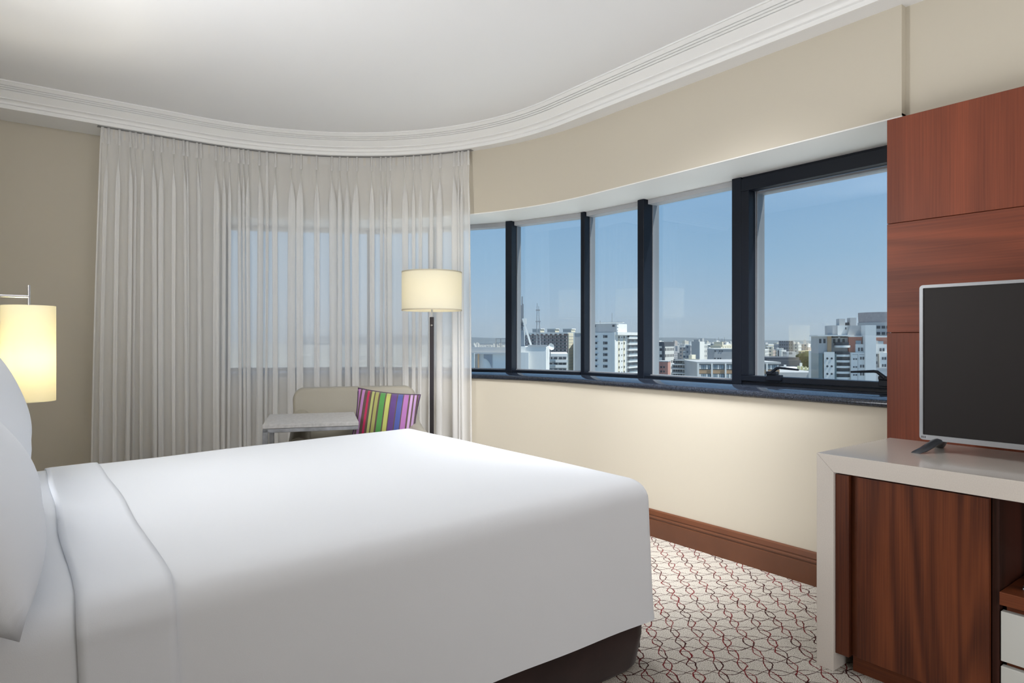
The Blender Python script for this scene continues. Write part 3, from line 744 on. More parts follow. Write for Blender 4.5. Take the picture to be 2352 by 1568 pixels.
obj('cabinet_box', MB().box(.052, .56, .672, 1.11, .07, zt_), w_in, cab)
obj('back_board', MB().box(.545, .565, -.3, .652, .05, zt_), w_in, cab)
obj('plinth', MB().box(.06, .55, -.3, 1.085, 0, .064), wy, cab, bevel=.001)
obj('shelf_board', MB().box(.022, .545, -.3, .650, .378, .416), wy, cab, bevel=.0015)
obj('drawer_carcass', MB().box(.052, .545, -.3, .640, .066, .377), wood('carcass_wood', 'y', CL, CDk, 1.1, .45, .4, .1, 9), cab)
DW = mat('white_drawer', (.66, .67, .64), .3, spec=.4)
for z0, z1 in ((.214, .359), (.05, .199)): obj('drawer_front', MB().box(.028, .050, .02, .648, z0 + (.02 if z0 < .1 else 0), z1), DW, cab, bevel=.0015)
obj('side_board', MB().box(.032, .56, -.32, -.302, .02, zt_), w_in, cab)
tray = thing('serving_tray', 'flat silver framed tray lying on the cabinet shelf', 'tray', (DF + .30, .50, .417))
obj('tray_base', MB().box(-.21, .16, -.3, .112, 0, .006), mat('tray_grey', (.34, .37, .39), .3), tray, bevel=.001)
for a in ((-.21, -.203, -.3, .112), (.153, .16, -.3, .112), (-.21, .16, .105, .112), (-.21, .16, -.3, -.293)): obj('tray_rim', MB().box(*a, .006, .012), CHROME, tray, bevel=.001)
for a in ((-.196, -.192, -.29, .10), (-.196, .15, .096, .10)): obj('tray_line', MB().box(*a, .0058, .0072), mat('tray_black', (.01, .01, .01), .3), tray)

# ------------------------------------------------------------------ television
TN, TD_ = 2.615, .985
tv = thing('television', 'flat television with a thin silver bezel standing on the desk', 'television', (TN, TD_, DH))
tz0, tz1, twd = .040, .597, .955
SILV = mat('silver_plastic', (.34, .35, .37), .35, metal=.5)
def rr2(x0, x1, z0, z1, r, n=6):
    pts = []
    for cx, cz, a0 in ((x1 - r, z0 + r, -90), (x1 - r, z1 - r, 0), (x0 + r, z1 - r, 90), (x0 + r, z0 + r, 180)):
        for i in range(n + 1): a = R(a0 + 90 * i / n); pts.append((cx + r * math.cos(a), cz + r * math.sin(a)))
    return pts
outer = rr2(-twd, 0, tz0, tz1, .012); inner = rr2(-twd + .011, -.011, tz0 + .018, tz1 - .011, .003)
m_ = len(outer); vs = []
for x, pts in ((.004, outer), (-.002, [(a * .9985, b) for a, b in outer]), (-.002, inner), (.006, inner), ): vs += [(x, y, z) for y, z in pts]
vs += [(.035, y, z) for y, z in outer]
fs = []
for a, b in ((0, 1), (1, 2), (2, 3), (0, 4)):
    for i in range(m_): j = (i + 1) % m_; fs.append((a * m_ + i, a * m_ + j, b * m_ + j, b * m_ + i))
fs.append(tuple(range(4 * m_, 5 * m_)))
bz = obj('bezel', MB().add(vs, fs), SILV, tv, smooth=30)
obj('screen', MB().box(.003, .02, -twd + .010, -.010, tz0 + .017, tz1 - .010), mat('screen_black', (.016, .0135, .0135), .45, spec=.25), tv)
obj('back_cover', MB().box(.034, .06, -twd + .06, -.06, tz0 + .05, tz1 - .05), mat('tv_back', (.02, .02, .02), .5), tv, bevel=.01)
lm = mat('tv_mark', (.12, .12, .13), .4)
for a in (-.006, -.011, -.017): obj('corner_mark', MB().box(-.0026, -.0018, a - .0035, a, tz0 + .006, tz0 + .013), lm, bz)
LEGM = mat('tv_leg', (.06, .065, .075), .3, metal=.5)
for yb_ in (-.065, -.83):
    leg = obj('stand_leg', MB(), LEGM, tv)
    for nm, dx in (('front_foot', -.085), ('rear_foot', .115)):
        m2 = MB(); sec = 8; vs = []
        pth = [(.02, 0, .045), (dx * .35 + .012, .012, .033), (dx * .75, .03, .012), (dx, .042, .004), (dx * 1.06, .044, 0)]
        for k2, (x, y, z) in enumerate(pth):
            w2 = .019 - .001 * k2; h2 = [.012, .010, .008, .005, .001][k2]
            for i in range(sec): a = 2 * math.pi * i / sec; vs.append((x, yb_ + y + w2 * math.cos(a), max(.0005, z + h2 * math.sin(a))))
        fs = [(q * sec + i, q * sec + (i + 1) % sec, (q + 1) * sec + (i + 1) % sec, (q + 1) * sec + i) for q in range(4) for i in range(sec)] + [tuple(range(sec)), tuple(4 * sec + i for i in range(sec))]
        obj(nm, m2.add(vs, fs), LEGM, leg, smooth=60)
# ------------------------------------------------------------------ the city outside
GZ = -62.0
def facade(name, col, win=(.16, .19, .23), sx=3.0, sz=3.2, fill=.45):
    """plain far facade: a grid of window openings, too far away to build one by one"""
    m = bpy.data.materials.new(name); m.use_nodes = True
    nt = m.node_tree; b = nt.nodes['Principled BSDF']; L = nt.links.new; b.inputs['Roughness'].default_value = .8; b.inputs['Specular IOR Level'].default_value = .1
    tc = N(nt, 'ShaderNodeTexCoord'); sp = N(nt, 'ShaderNodeSeparateXYZ'); L(tc.outputs['Object'], sp.inputs[0])
    def mth(op, a, bv=None):
        n = N(nt, 'ShaderNodeMath', operation=op)
        for i, v in enumerate((a, bv)):
            if v is None: continue
            if isinstance(v, (int, float)): n.inputs[i].default_value = v
            else: L(v, n.inputs[i])
        return n.outputs[0]
    def cell(c, per, f):
        return mth('LESS_THAN', mth('FRACT', mth('DIVIDE', c, per)), f)
    h = mth('MULTIPLY', cell(mth('ADD', sp.outputs[0], sp.outputs[1]), sx, fill), cell(sp.outputs[2], sz, .45))
    ge = N(nt, 'ShaderNodeNewGeometry'); sn = N(nt, 'ShaderNodeSeparateXYZ'); L(ge.outputs['Normal'], sn.inputs[0])
    side = mth('LESS_THAN', mth('ABSOLUTE', sn.outputs[2]), .5)
    fac = mth('MULTIPLY', h, side)
    mx = N(nt, 'ShaderNodeMix', data_type='RGBA'); L(fac, mx.inputs[0]); mx.inputs[6].default_value = (*col, 1); mx.inputs[7].default_value = (*win, 1)
    L(mx.outputs[2], b.inputs['Base Color'])
    return m
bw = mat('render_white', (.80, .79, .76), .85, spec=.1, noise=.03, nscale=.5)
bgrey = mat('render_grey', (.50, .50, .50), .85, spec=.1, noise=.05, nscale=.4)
bcream = mat('render_cream', (.76, .70, .56), .85, spec=.1)
bbrick = mat('render_brick', (.48, .20, .14), .9, spec=.1, noise=.1, nscale=1)
btan = mat('render_tan', (.50, .34, .22), .9, spec=.1)
bpur = mat('render_mauve', (.30, .24, .25), .9, spec=.1)
bdark = mat('roof_dark', (.12, .13, .15), .9, spec=.1)
bpink = mat('render_pink', (.58, .30, .25), .9, spec=.1)
bwin = mat('far_window_glass', (.055, .065, .08), .3)
bwinl = mat('far_window_light', (.30, .36, .40), .3)
bmetal = mat('antenna_grey', (.30, .31, .33), .6)
UNIT = MB().box(-.5, .5, -.5, .5, -.5, .5)
def unit(m):
    me = bpy.data.meshes.new('window'); me.from_pydata(UNIT.v, [], UNIT.f); me.materials.append(m); return me
UW, UL, UGR = unit(bwin), unit(bwinl), unit(mat('surround_grey', (.62, .60, .60), .9, spec=.1))
class Bld:
    """box building from three image columns (left corner, nearest edge, right corner), its top row and a distance"""
    def __init__(s, name, label, xL, xM, xR, ytop, D, phi, m, depth=14, cat='building', zb=GZ, group=None, bev=0):
        s.D = D; s.phi = phi
        Mx = (xM - 1176) / F * D
        ux, uy = -math.cos(phi), math.sin(phi)          # along the front, to the left
        vx, vy = math.sin(phi), math.cos(phi)           # along the right side, away
        def ln(px, dx, dy):
            k = (px - 1176) / F
            return (k * D - Mx) / (dx - k * dy)
        s.a = ln(xL, ux, uy) if xL < xM else 0
        s.b = ln(xR, vx, vy) if xR > xM else depth
        if s.b <= 0 or s.b > 80: s.b = depth
        if s.a <= 0: s.a = depth
        s.zt = H - (ytop - Y0) / F * D; s.zb = zb
        x, y = cw(Mx, D)
        s.e = thing(name, label, cat, (x, y, zb), -TH - phi, group)
        s.h = s.zt - zb
        s.body = obj('walls', MB().box(-s.a, 0, 0, s.b, 0, s.h), m, s.e)
    def z(s, py): return H - (py - Y0) / F * s.D - s.zb
    def part(s, name, m, x0, x1, y0, y1, z0, z1, par=None):
        return obj(name, MB().box(x0, x1, y0, y1, z0, z1), m, par or s.e)
    def front(s, me, us, zs, w_, h_, name='window', th=.12, par=None):
        """us: fractions along the front from left (0) to the near edge (1); zs: image rows"""
        for u in us:
            for py in zs: inst(name, me, par or s.e, (-s.a * (1 - u), -th * .3, s.z(py)), 0, (w_, th, h_))
    def side(s, me, us, zs, w_, h_, name='window', th=.12):
        for u in us:
            for py in zs: inst(name, me, s.e, (th * .3, s.b * u, s.z(py)), 0, (th, w_, h_))
fr = lambda a, b, n: [a + (b - a) * (i + .5) / n for i in range(n)]
rows = lambda a, b, n: [a + (b - a) * i / (n - 1) for i in range(n)]

# --- neighbouring white roof with antennas (close)
b = Bld('neighbour_building', 'low grey and white roof with an arched wall just beyond the curtain edge', 1060, 1186, 1187, 797, 46, R(8), bgrey, depth=10)
b.part('parapet', bw, -b.a, .0, -.25, -.02, b.z(900), b.z(811))
b.part('ledge', bgrey, -b.a, .1, -.45, -.26, b.z(813), b.z(809))
k46 = 46 / F
xl = lambda px: -(1186 - px) * k46
b.part('pier', bw, xl(1090), xl(1092), -.5, -.26, b.z(900), b.z(811))
b.part('pier', btan, xl(1098.5), xl(1101), -.5, -.26, b.z(900), b.z(812))
arch = [(xl(1131.5), b.z(812)), (xl(1112), b.z(812)), (xl(1112), b.z(823))]
for i in range(11):
    a = R(90 * i / 10); arch.append((xl(1112) + (xl(1131.5) - xl(1112)) * math.sin(a), b.z(823) - (b.z(823) - b.z(860)) * (1 - math.cos(a))))
obj('arched_recess', MB().prism(arch, -.32, -.24), mat('shade_grey', (.36, .37, .40), .9), b.e)  # flat dark sheet, the shade of the recess is its colour
for x in (1137, 1148, 1160, 1172): obj('railing_post', MB().box(xl(x) - .03, xl(x) + .03, .3, .36, b.h, b.h + .62), bmetal, b.e)
for dz in (.60, .30): obj('railing_rail', MB().box(xl(1137), xl(1186), .31, .35, b.h + dz - .025, b.h + dz + .025), bmetal, b.e)

w2 = Bld('rooftop_block', 'plain white rooftop block below the leaning white beam', 1184, 1254, 1262, 796, 52, R(6), bw, depth=6)
w2.part('step_wall', bw, -w2.a - .3, -w2.a + 1.1, -.5, -.02, w2.z(900), w2.z(809))
w2.part('coping', bgrey, -w2.a + 1.0, .1, -.06, .2, w2.h, w2.h + .14)
tow = thing('antenna_tower', 'grey rooftop tower with a tall antenna mast and small dishes', 'antenna', (*pY(1194, 780, 54).xy, GZ), -TH)
k54 = 54 / F; zz = lambda py: H - (py - Y0) * k54 - GZ; xx = lambda px: (px - 1194) * k54
obj('tower_box', MB().box(xx(1183), xx(1204), 0, .8, zz(830), zz(758)), mat('tower_grey', (.34, .37, .40), .8), tow)
obj('tower_side', MB().box(xx(1204), xx(1206), 0, .8, zz(830), zz(757)), bw, tow)
ms = obj('mast', MB().box(xx(1196), xx(1202), .3, .5, zz(758), zz(732)), bmetal, tow)
for x, y0, y1, wd in ((1199.5, 760, 680, .05), (1197.5, 735, 700, .035), (1201.5, 730, 697, .05)): obj('antenna_rod', MB().box(xx(x) - wd, xx(x) + wd, .38, .46, zz(y0), zz(y1)), bmetal, tow)
for x, y0, y1 in ((1191.5, 749, 731), (1194.5, 747, 734), (1205.5, 748, 730), (1208.5, 744, 731)): obj('panel_antenna', MB().box(xx(x) - .05, xx(x) + .05, .1, .2, zz(y0), zz(y1)), bw if x > 1205 else bmetal, tow)
for y in (736, 743, 748): obj('antenna_bar', MB().box(xx(1190), xx(1209), .2, .26, zz(y) - .03, zz(y) + .03), bmetal, tow)
for x, y in ((1192, 748), (1196, 752)): obj('dish', MB().lathe([(.001, 0), (.16, .05), (.2, .1)], 12, cap=False), bmetal, tow, loc=(xx(x), .1, zz(y))).rotation_euler = (R(90), 0, 0)
p0, p1 = Vector((xx(1200.5), -.3, zz(732))), Vector((xx(1220), -.3, zz(797)))
sb = obj('slanted_beam', MB().add([p0 + Vector((-.06, 0, 0)), p0 + Vector((.09, 0, 0)), p1 + Vector((.12, 0, 0)), p1 + Vector((-.05, 0, 0)), p0 + Vector((-.06, .2, 0)), p0 + Vector((.09, .2, 0)), p1 + Vector((.12, .2, 0)), p1 + Vector((-.05, .2, 0))],
    [(0, 1, 2, 3), (7, 6, 5, 4), (0, 4, 5, 1), (1, 5, 6, 2), (2, 6, 7, 3), (3, 7, 4, 0)]), bw, tow)
for lab, xt, xb, yt in (('straight thin radio mast on the neighbouring roof', 1233.5, 1232.5, 696), ('thinner slightly leaning radio mast on the neighbouring roof', 1237, 1241.5, 703)):
    t = thing('radio_mast', lab, 'antenna', (*pY(xb, 780, 54).xy, GZ), -TH)
    top = (xt - xb) * k54
    obj('mast_rod', MB().tube([(0, 0, zz(797)), (top * .5, 0, zz(750)), (top, 0, zz(yt))], [.045, .04, .02], 6), bmetal, t)
    for y in (712, 738, 765): obj('mast_ring', MB().box(-.09 + top * (797 - y) / 95, .09 + top * (797 - y) / 95, -.09, .09, zz(y) - .05, zz(y) + .05), bmetal, t)
t = thing('satellite_dish', 'white satellite dish at the end of the neighbouring white roof', 'dish', (*pY(1264, 780, 54).xy, GZ), -TH)
obj('dish_bowl', MB().lathe([(.001, 0), (.15, .03), (.25, .1), (.29, .17)], 16, cap=False), bw, t, loc=(0, 0, zz(797)), smooth=60).rotation_euler = (R(75), 0, R(30))
obj('dish_post', MB().box(-.04, .04, .1, .18, zz(825), zz(797)), bmetal, t)
bl = Bld('balcony_block', 'low white block with stacked balconies beside the neighbouring roof', 1253, 1304, 1306, 812, 62, R(4), bw, depth=8)
for y0, y1 in ((818, 829), (832, 841), (845, 856)):
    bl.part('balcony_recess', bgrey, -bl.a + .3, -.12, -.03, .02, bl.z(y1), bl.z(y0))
    bl.front(UW, (.24, .46, .68, .86), ((y0 + y1) / 2 - 1,), .28, .22)
    bl.part('balcony_slab', bw, -bl.a * .55, 0, -.3, -.03, bl.z(y1 + 3), bl.z(y1 - 3.5))
    bl.part('balcony_rail', bwinl, -bl.a + .2, -bl.a * .55, -.3, -.24, bl.z(y1), bl.z(y1 - 4.5))

# --- mauve grid slab with three roof boxes
g = Bld('grid_block', 'mauve office slab with a grid of pale windows and three roof boxes', 1200, 1304, 1318, 766, 165, R(24), bpur, depth=12)
rw = rows(773.5, 812, 6)
for y in rw: g.front(UGR, fr(.02, .99, 11), (y,), .86, .62, 'window_surround', .2)
for y in rw: g.front(UW, fr(.02, .99, 11), (y,), .46, .44, 'window', .34)
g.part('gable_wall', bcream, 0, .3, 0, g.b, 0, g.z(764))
for i in range(13): g.part('gable_joint', bgrey, .28, .33, 0, g.b, g.z(772 + i * 7.2) - .05, g.z(772 + i * 7.2) + .05)
g.part('roof_edge', bw, -g.a, .2, -.5, g.b, g.h - .05, g.h + .25)
for i in range(9): g.part('roof_fin', bw, -g.a + 1 + i * 1.25, -g.a + 1.5 + i * 1.25, -.6, .5, g.h - .35, g.h - .05)
for x0, x1 in ((1223, 1240), (1257, 1274), (1293, 1311)):
    rb = Bld('roof_box', 'pale service box on the mauve slab, %s of three from the antenna mast' % {1223: 'first', 1257: 'second', 1293: 'third'}[x0], x0, x1, x1 + 9, 756, 162 + (x0 - 1223) * -.06, R(24), bgrey, depth=4, zb=g.zt + .3, cat='roof box', group='service boxes on the slab roof')
    rb.part('lid', bw, -rb.a - .1, .3, -.1, rb.b, rb.h, rb.h + .18); rb.part('lit_side', bcream, .0, .12, 0, rb.b, 0, rb.h - .01)  # cream slab puts the sunlight on the right side into colour
pl = Bld('plain_block', 'blank grey wall of a block right of the mauve slab', 1317, 1336, 1350, 765, 150, R(10), bgrey, depth=10)
pl.part('parapet', bw, -pl.a, .1, -.1, pl.b, pl.h, pl.h + .2)
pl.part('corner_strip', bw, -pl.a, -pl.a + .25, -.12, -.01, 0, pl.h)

# --- white apartment tower
c = Bld('apartment_tower', 'white apartment tower with a flat roof brim and balconies on its sunlit side', 1347, 1412, 1478, 763, 112, R(33), bw, depth=14)
yy = [772.5, 787.5, 801, 814.5, 828, 841.5]
c.front(UW, (.275, .345), yy, .42, .34); c.front(UW, (.62,), yy, .16, .5); c.front(UW, (.70,), yy, .5, .42)
for u in (.26, .36): c.front(UGR, (u,), [y - 2.6 for y in yy], .7, .08, 'window_lintel', .2)
c.part('corner_fin', bw, -.30, .12, -.25, .2, 0, c.h + .02)
c.part('roof_slab', bw, -.1, .6, -.1, c.b, c.h - .45, c.h + .05)
ph = Bld('penthouse', 'white roof storey with a slatted brim on the apartment tower', 1360, 1416, 1439, 743, 113.5, R(33), bgrey, depth=8, zb=c.zt + .05, cat='penthouse')
ph.front(UW, (.11, .88), (748,), .4, .34); ph.part('lit_wall', bw, .0, .1, 0, ph.b, 0, ph.h - .02)  # white slab paints the sunlit wall lighter than the grey body
for i in range(22):
    f = i / 21; ph.part('brim_slat', bw, -ph.a * 1.1 + f * ph.a * 1.35 - .05, -ph.a * 1.1 + f * ph.a * 1.35 + .05, -.45, .6, ph.h + .12, ph.h + .2)
ph.part('brim_rail', bw, -ph.a * 1.12, ph.a * .28, -.5, -.4, ph.h + .18, ph.h + .26)
obj('roof_aerial', MB().box(-1.1, -1.05, .5, .55, ph.h, ph.h + 1.9), bmetal, ph.e); obj('roof_aerial', MB().box(-3.4, -3.33, .5, .55, ph.h, ph.h + .6), bmetal, ph.e)
# the sunlit side: cream strips with small windows, then balconies
bdep = c.b
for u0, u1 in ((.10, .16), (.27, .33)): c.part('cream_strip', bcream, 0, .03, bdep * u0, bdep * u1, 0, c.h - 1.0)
for y in [774, 788, 802, 816, 830, 844, 856]:
    c.side(UW, (.13, .30), (y,), .30, .36); c.side(UW, (.22,), (y,), .12, .2)
for y in [769, 783, 797, 811, 825, 839, 853]:
    zc = c.z(y)
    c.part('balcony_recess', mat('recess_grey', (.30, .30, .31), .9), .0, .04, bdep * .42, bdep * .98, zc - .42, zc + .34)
    c.side(UL, (.52, .66, .80, .92), (y + .5,), .5, .5)
    bs = c.part('balcony_slab', bw, 0, .5, bdep * .38, bdep * 1.0, zc - .68, zc - .40)
    c.part('balcony_rail', bwinl, .44, .48, bdep * .40, bdep * .99, zc - .40, zc - .16)
c.part('roof_edge', bw, 0, .5, bdep * .1, bdep, c.h - .5, c.h)

# --- third window: mid distance
def far_col(v): return tuple(v)
fw = facade('facade_white', (.74, .73, .70)); fc = facade('facade_cream', (.72, .66, .54)); fg = facade('facade_grey', (.44, .44, .46), sx=2.4); fd = facade('facade_dark', (.22, .23, .26), (.08, .09, .1), 2.0, 3.2, .5); fp_ = facade('facade_pinkish', (.58, .48, .42))
FM = [fw, fw, fc, fg, fp_, fw]
m1 = Bld('grid_tower', 'white tower with dark window bands at the left of the third pane', 1500, 1524, 1548, 787, 300, R(35), facade('facade_band', (.72, .70, .67), (.10, .10, .11), 1.9, 2.9, .6), depth=14)
m1.part('roof_cap', bdark, -m1.a, .2, -.2, m1.b, m1.h - 1.5, m1.h + .4); m1.part('stair_core', bdark, -.6, .6, -.4, .4, m1.z(840), m1.h)
m2 = Bld('pink_block', 'small salmon pink block below the banded tower', 1512, 1534, 1540, 831, 210, R(20), bpink, depth=8); m2.part('roof_edge', bgrey, -m2.a, .1, -.1, m2.b, m2.h, m2.h + .3)
m2.front(UW, (.3, .6), (843, 853), .5, .6)
m3 = Bld('stepped_house', 'grey terraced house with open decks left of the concrete columns', 1543, 1570, 1578, 838, 130, R(14), bgrey, depth=8)
for i, y in enumerate((826, 836, 846, 856)):
    m3.part('deck_slab', bw, -m3.a + (i == 0) * .6, .2, -.6, -.0, m3.z(y + 2), m3.z(y)); m3.front(UW, fr(.1, .9, 4), (y + 5,), .35, .4)
m3.part('upper_storey', bw, -m3.a * .8, 0, .3, 3, m3.h, m3.z(827)); m3.part('roof_slab', bdark, -m3.a * .85, .2, 0, 3, m3.z(827), m3.z(825))
m4 = Bld('column_frame', 'tall concrete frame of two columns and cross beams', 1582, 1589, 1598, 815, 132, R(28), bcream, depth=4, cat='frame')
m4.part('cross_beam', bcream, -2.2, 1.6, -.25, -.02, m4.z(829), m4.z(824)); m4.part('cross_beam', bgrey, -2.2, -.6, -.2, 0, m4.z(868), m4.z(864))
m5 = Bld('blank_tower', 'slim blank-walled tower with a bright right side above the column frame', 1588, 1606, 1617, 784, 330, R(32), bgrey, depth=9)
m5.part('lit_side', bw, 0, .3, 0, m5.b, 0, m5.h - .2); m5.part('roof_tank', bgrey, -3, -.4, .5, 2.5, m5.h, m5.h + 1.0)  # white slab paints sunlight onto the right side of the grey tower
m6 = Bld('roof_antenna_block', 'cream block crowned with small rooftop aerials behind the blank grey box', 1632, 1656, 1690, 793, 340, R(25), bcream, depth=10)
m6.front(UW, fr(.05, .95, 5), (800, 806), .7, .7); m6.side(UW, fr(.05, .95, 6), (798, 804, 810), .9, .8)
m6.part('roof_storey', bcream, -3.6, .5, .5, 6, m6.h, m6.z(785)); 
for i, x in enumerate((-3.2, -1.5, .3, 1.6)): m6.part('roof_aerial', bmetal, x, x + .14, 1, 1.14, m6.z(785), m6.z(777 - 3 * (i % 2)))
m7 = Bld('grey_box', 'blank grey box with two rows of tiny windows in the third pane', 1640, 1684, 1690, 802, 180, R(8), bgrey, depth=12)
m7.front(UW, (.06, .3, .42), (806,), .34, .3); m7.front(UW, (.05, .22, .34), (823,), .34, .3); m7.part('parapet', bw, -m7.a, .1, -.1, m7.b, m7.h, m7.h + .2)
m8 = Bld('brick_infill_block', 'grey framed block with tan infill panels at the foot of the third pane', 1601, 1790, 1791, 833, 118, R(3), bgrey, depth=16)
m8.part('roof_edge', bgrey, -m8.a - .1, .2, -.3, m8.b, m8.h - .2, m8.h + .15)
nb = 6; ww = m8.a / nb
for i in range(nb):
    x = -m8.a + i * ww
    m8.part('pier', bw, x, x + .28, -.4, 0, 0, m8.h - .1)
    m8.part('infill_panel', btan, x + .28, x + ww, -.12, -.01, m8.z(858), m8.z(849)); m8.part('infill_panel', btan, x + .28, x + ww, -.12, -.01, m8.z(900), m8.z(872))
    for y0, y1 in ((838, 848), (859, 870)):
        wf = m8.part('window_band', bwin, x + .34, x + ww - .06, -.14, -.02, m8.z(y1), m8.z(y0))
        for q in range(5): m8.part('pane', bwinl if (q + i) % 3 else bw, x + .36 + q * (ww - .44) / 5, x + .36 + (q + .82) * (ww - .44) / 5, -.17, -.13, m8.z(y1) + .03, m8.z(y0) - .03, wf)

# --- last window: roofs, tree and the stepped tower complex
Bld('dark_office', 'dark glazed office tower on the skyline of the sash window', 1790, 1822, 1836, 783, 620, R(20), fd, depth=14)
Bld('yellow_hospital', 'long pale yellow building with many window bands behind the tree', 1834, 1862, 1892, 806, 420, R(40), facade('facade_yellow', (.80, .68, .42), (.14, .14, .15), 2.6, 3.0, .8), depth=30)
Bld('grey_midrise', 'square grey mid-rise with small windows left of the tree', 1807, 1829, 1834, 808, 380, R(12), facade('facade_mid', (.58, .58, .60), (.18, .2, .24), 4, 4.2, .45), depth=12)
Bld('white_stripe_tower', 'slim white tower with dark vertical stripes left of the grey mid-rise', 1786, 1795, 1806, 804, 400, R(35), facade('facade_stripe', (.82, .82, .80), (.1, .1, .12), 2.2, 400, .35), depth=8)
lr = Bld('dark_roof_hall', 'long hall with a dark roof at the foot of the sash window', 1766, 1840, 1846, 827, 260, R(6), bdark, depth=24); lr.part('roof_ridge', bdark, -lr.a, .3, 3, lr.b - 3, lr.h, lr.h + 1.0)
lo = Bld('low_white_roof', 'low white roofs with yellow parapets before the dark hall', 1770, 1882, 1884, 848, 170, R(4), bw, depth=18)
for i in range(4): lo.part('yellow_parapet', mat('pale_yellow', (.75, .70, .42), .9), -5.5 + i * .9, -5.0 + i * .9, -.3, .4, lo.h - .3, lo.h + .9 - .12 * i)
for x, hh in ((-8.2, 1.1), (-4.1, 1.6), (-10, .8)): lo.part('chimney', bw, x, x + .5, 2, 2.5, lo.h, lo.h + hh)
lo2 = Bld('flat_grey_roof', 'flat grey roof at the bottom edge of the sash window', 1770, 1884, 1885, 855, 120, R(3), bgrey, depth=12); lo2.part('cream_step', bcream, -1.9, .0, -.3, 0, lo2.h - 3, lo2.h + .3)

def tree(label, px, py, D, w_, h_, seed):
    rnd = random.Random(seed); p = pY(px, py, D)
    t = thing('tree', label, 'tree', (p.x, p.y, GZ), -TH, 'city trees')
    zc = p.z - GZ
    bm = bmesh.new()
    for k in range(16):
        q = Vector((rnd.uniform(-1, 1) * w_ * .36, rnd.uniform(-1, 1) * w_ * .3, rnd.uniform(-1, 1) * h_ * .34 + zc))
        r = rnd.uniform(.16, .30) * w_
        g = bmesh.ops.create_icosphere(bm, subdivisions=2, radius=r, matrix=Matrix.Translation(q))
        for v in g['verts']: v.co += (v.co - q).normalized() * rnd.uniform(-.22, .22) * r
    me = bpy.data.meshes.new('foliage'); bm.to_mesh(me); bm.free(); me.materials.append(mat('tree_green', (.028, .05, .022), .9, spec=.1, noise=.5, nscale=.8))
    o = bpy.data.objects.new('foliage', me); COL.objects.link(o); o.parent = t
    obj('trunk', MB().tube([(0, 0, 0), (0, 0, zc)], [.5, .25], 8), mat('bark', (.09, .06, .04), .9), t)
tree('tall dark green tree standing out among the roofs in the sash window', 1848, 826, 300, 7.0, 6.5, 1)
tree('lower dark tree at the right foot of the tall one', 1868, 836, 280, 6.0, 4.0, 2)
tree('small rounded tree in the gap before the stepped tower', 1838, 838, 300, 4.0, 3.5, 3)

T = Bld('stepped_tower', 'large white stepped apartment complex at the right edge of the sash window', 1893, 1917, 1926, 808, 100, R(14), bw, depth=12)
T.front(UW, (.30, .72), (823, 841, 858.5), .0, .0)
for o in [o for o in T.e.children if o.name.startswith('window')]: bpy.data.objects.remove(o)
k100 = 100 / F
PORT = MB().lathe([(.001, 0), (.15, 0), (.15, .08), (.001, .08)], 16, cap=False)
pm = bpy.data.meshes.new('round_window'); pm.from_pydata(PORT.v, [], PORT.f); pm.materials.append(bwin)
for u in (.30, .72):
    for y in (823, 841, 858.5):
        o = inst('round_window', pm, T.e, (-T.a * (1 - u), .02, T.z(y))); o.rotation_euler = (R(90), 0, 0)
X = lambda px: (px - 1917) * k100
def tp_(name, m, px0, px1, y0, y1, d0=-.0, d1=6): return T.part(name, m, X(px0), X(px1), d0, d1, T.z(y1), T.z(y0))
tp_('glazed_strip', mat('green_glass', (.20, .26, .27), .3), 1884, 1893, 812, 900, .3)
tp_('glazed_strip', mat('green_glass', (.20, .26, .27), .3), 1917, 1922, 812, 900, .3)
tp_('upper_block', bgrey, 1884, 1903, 770, 812, .5); tp_('tan_pier', btan, 1903, 1911, 772, 812, .2); tp_('upper_block', bgrey, 1911, 1950, 775, 812, 1.2)
tp_('roof_brim', bw, 1880, 1950, 769, 772, -.2); 
for px in (1888, 1897, 1920, 1930, 1940): tp_('window', bwin, px - 2.4, px + 2.4, 778, 788, .48 if px < 1910 else 1.15, 2)
# curved balconies
for y in (795, 816, 829, 842, 855, 868):
    sec = [(X(1936) + X(1953) * 0 + 1.2 * math.cos(R(a)), 1.0 + 1.1 * math.sin(R(a))) for a in range(180, 361, 15)]
    mbb = MB(); n_ = len(sec)
    vs = [(x, y_, T.z(y + 3)) for x, y_ in sec] + [(x, y_, T.z(y - 2)) for x, y_ in sec]
    mbb.add(vs, [tuple(range(n_)), tuple(range(n_, 2 * n_))] + [(i, i + 1, n_ + i + 1, n_ + i) for i in range(n_ - 1)])
    obj('round_balcony', mbb, bw, T.e, smooth=40)
    T.part('balcony_glass', bwin, X(1921), X(1951), .6, 1.2, T.z(y - 2), T.z(y - 9))
tp_('balcony_core', bgrey, 1920, 1953, 808, 900, 1.0)
tp_('white_wing', bw, 1951, 1979, 809, 900, -.2)
for px in (1956.5, 1961.5):
    for y in (824, 842, 860): tp_('window', bwin, px - 1.6, px + 1.6, y - 1.6, y + 1.6, -.26, .1)
for px in (1971, 1976):
    for y in (822, 840, 858): tp_('window', bwin, px - 1.6, px + 1.6, y - 3, y + 3, -.26, .1)
tp_('wing_groove', bgrey, 1953.5, 1965, 813, 814.5, -.25); tp_('wing_groove', bgrey, 1964.5, 1965.5, 814, 900, -.25); tp_('wing_groove', bgrey, 1968, 1978, 813, 814.5, -.25)
tp_('brick_box', bbrick, 1949, 1976, 773, 809, .6); tp_('brick_coping', bw, 1947, 1977, 771.5, 773.5, .4); tp_('box_front', bw, 1962, 1979, 790, 809, .2)
tp_('window', bwinl, 1963, 1974, 782, 790, .45); 
for px in (1968.5, 1974.5): tp_('window', bwin, px - 1.8, px + 1.8, 798, 806, .1, 1)
tp_('white_column', bw, 1978, 2000, 747, 900, -.8, 5)
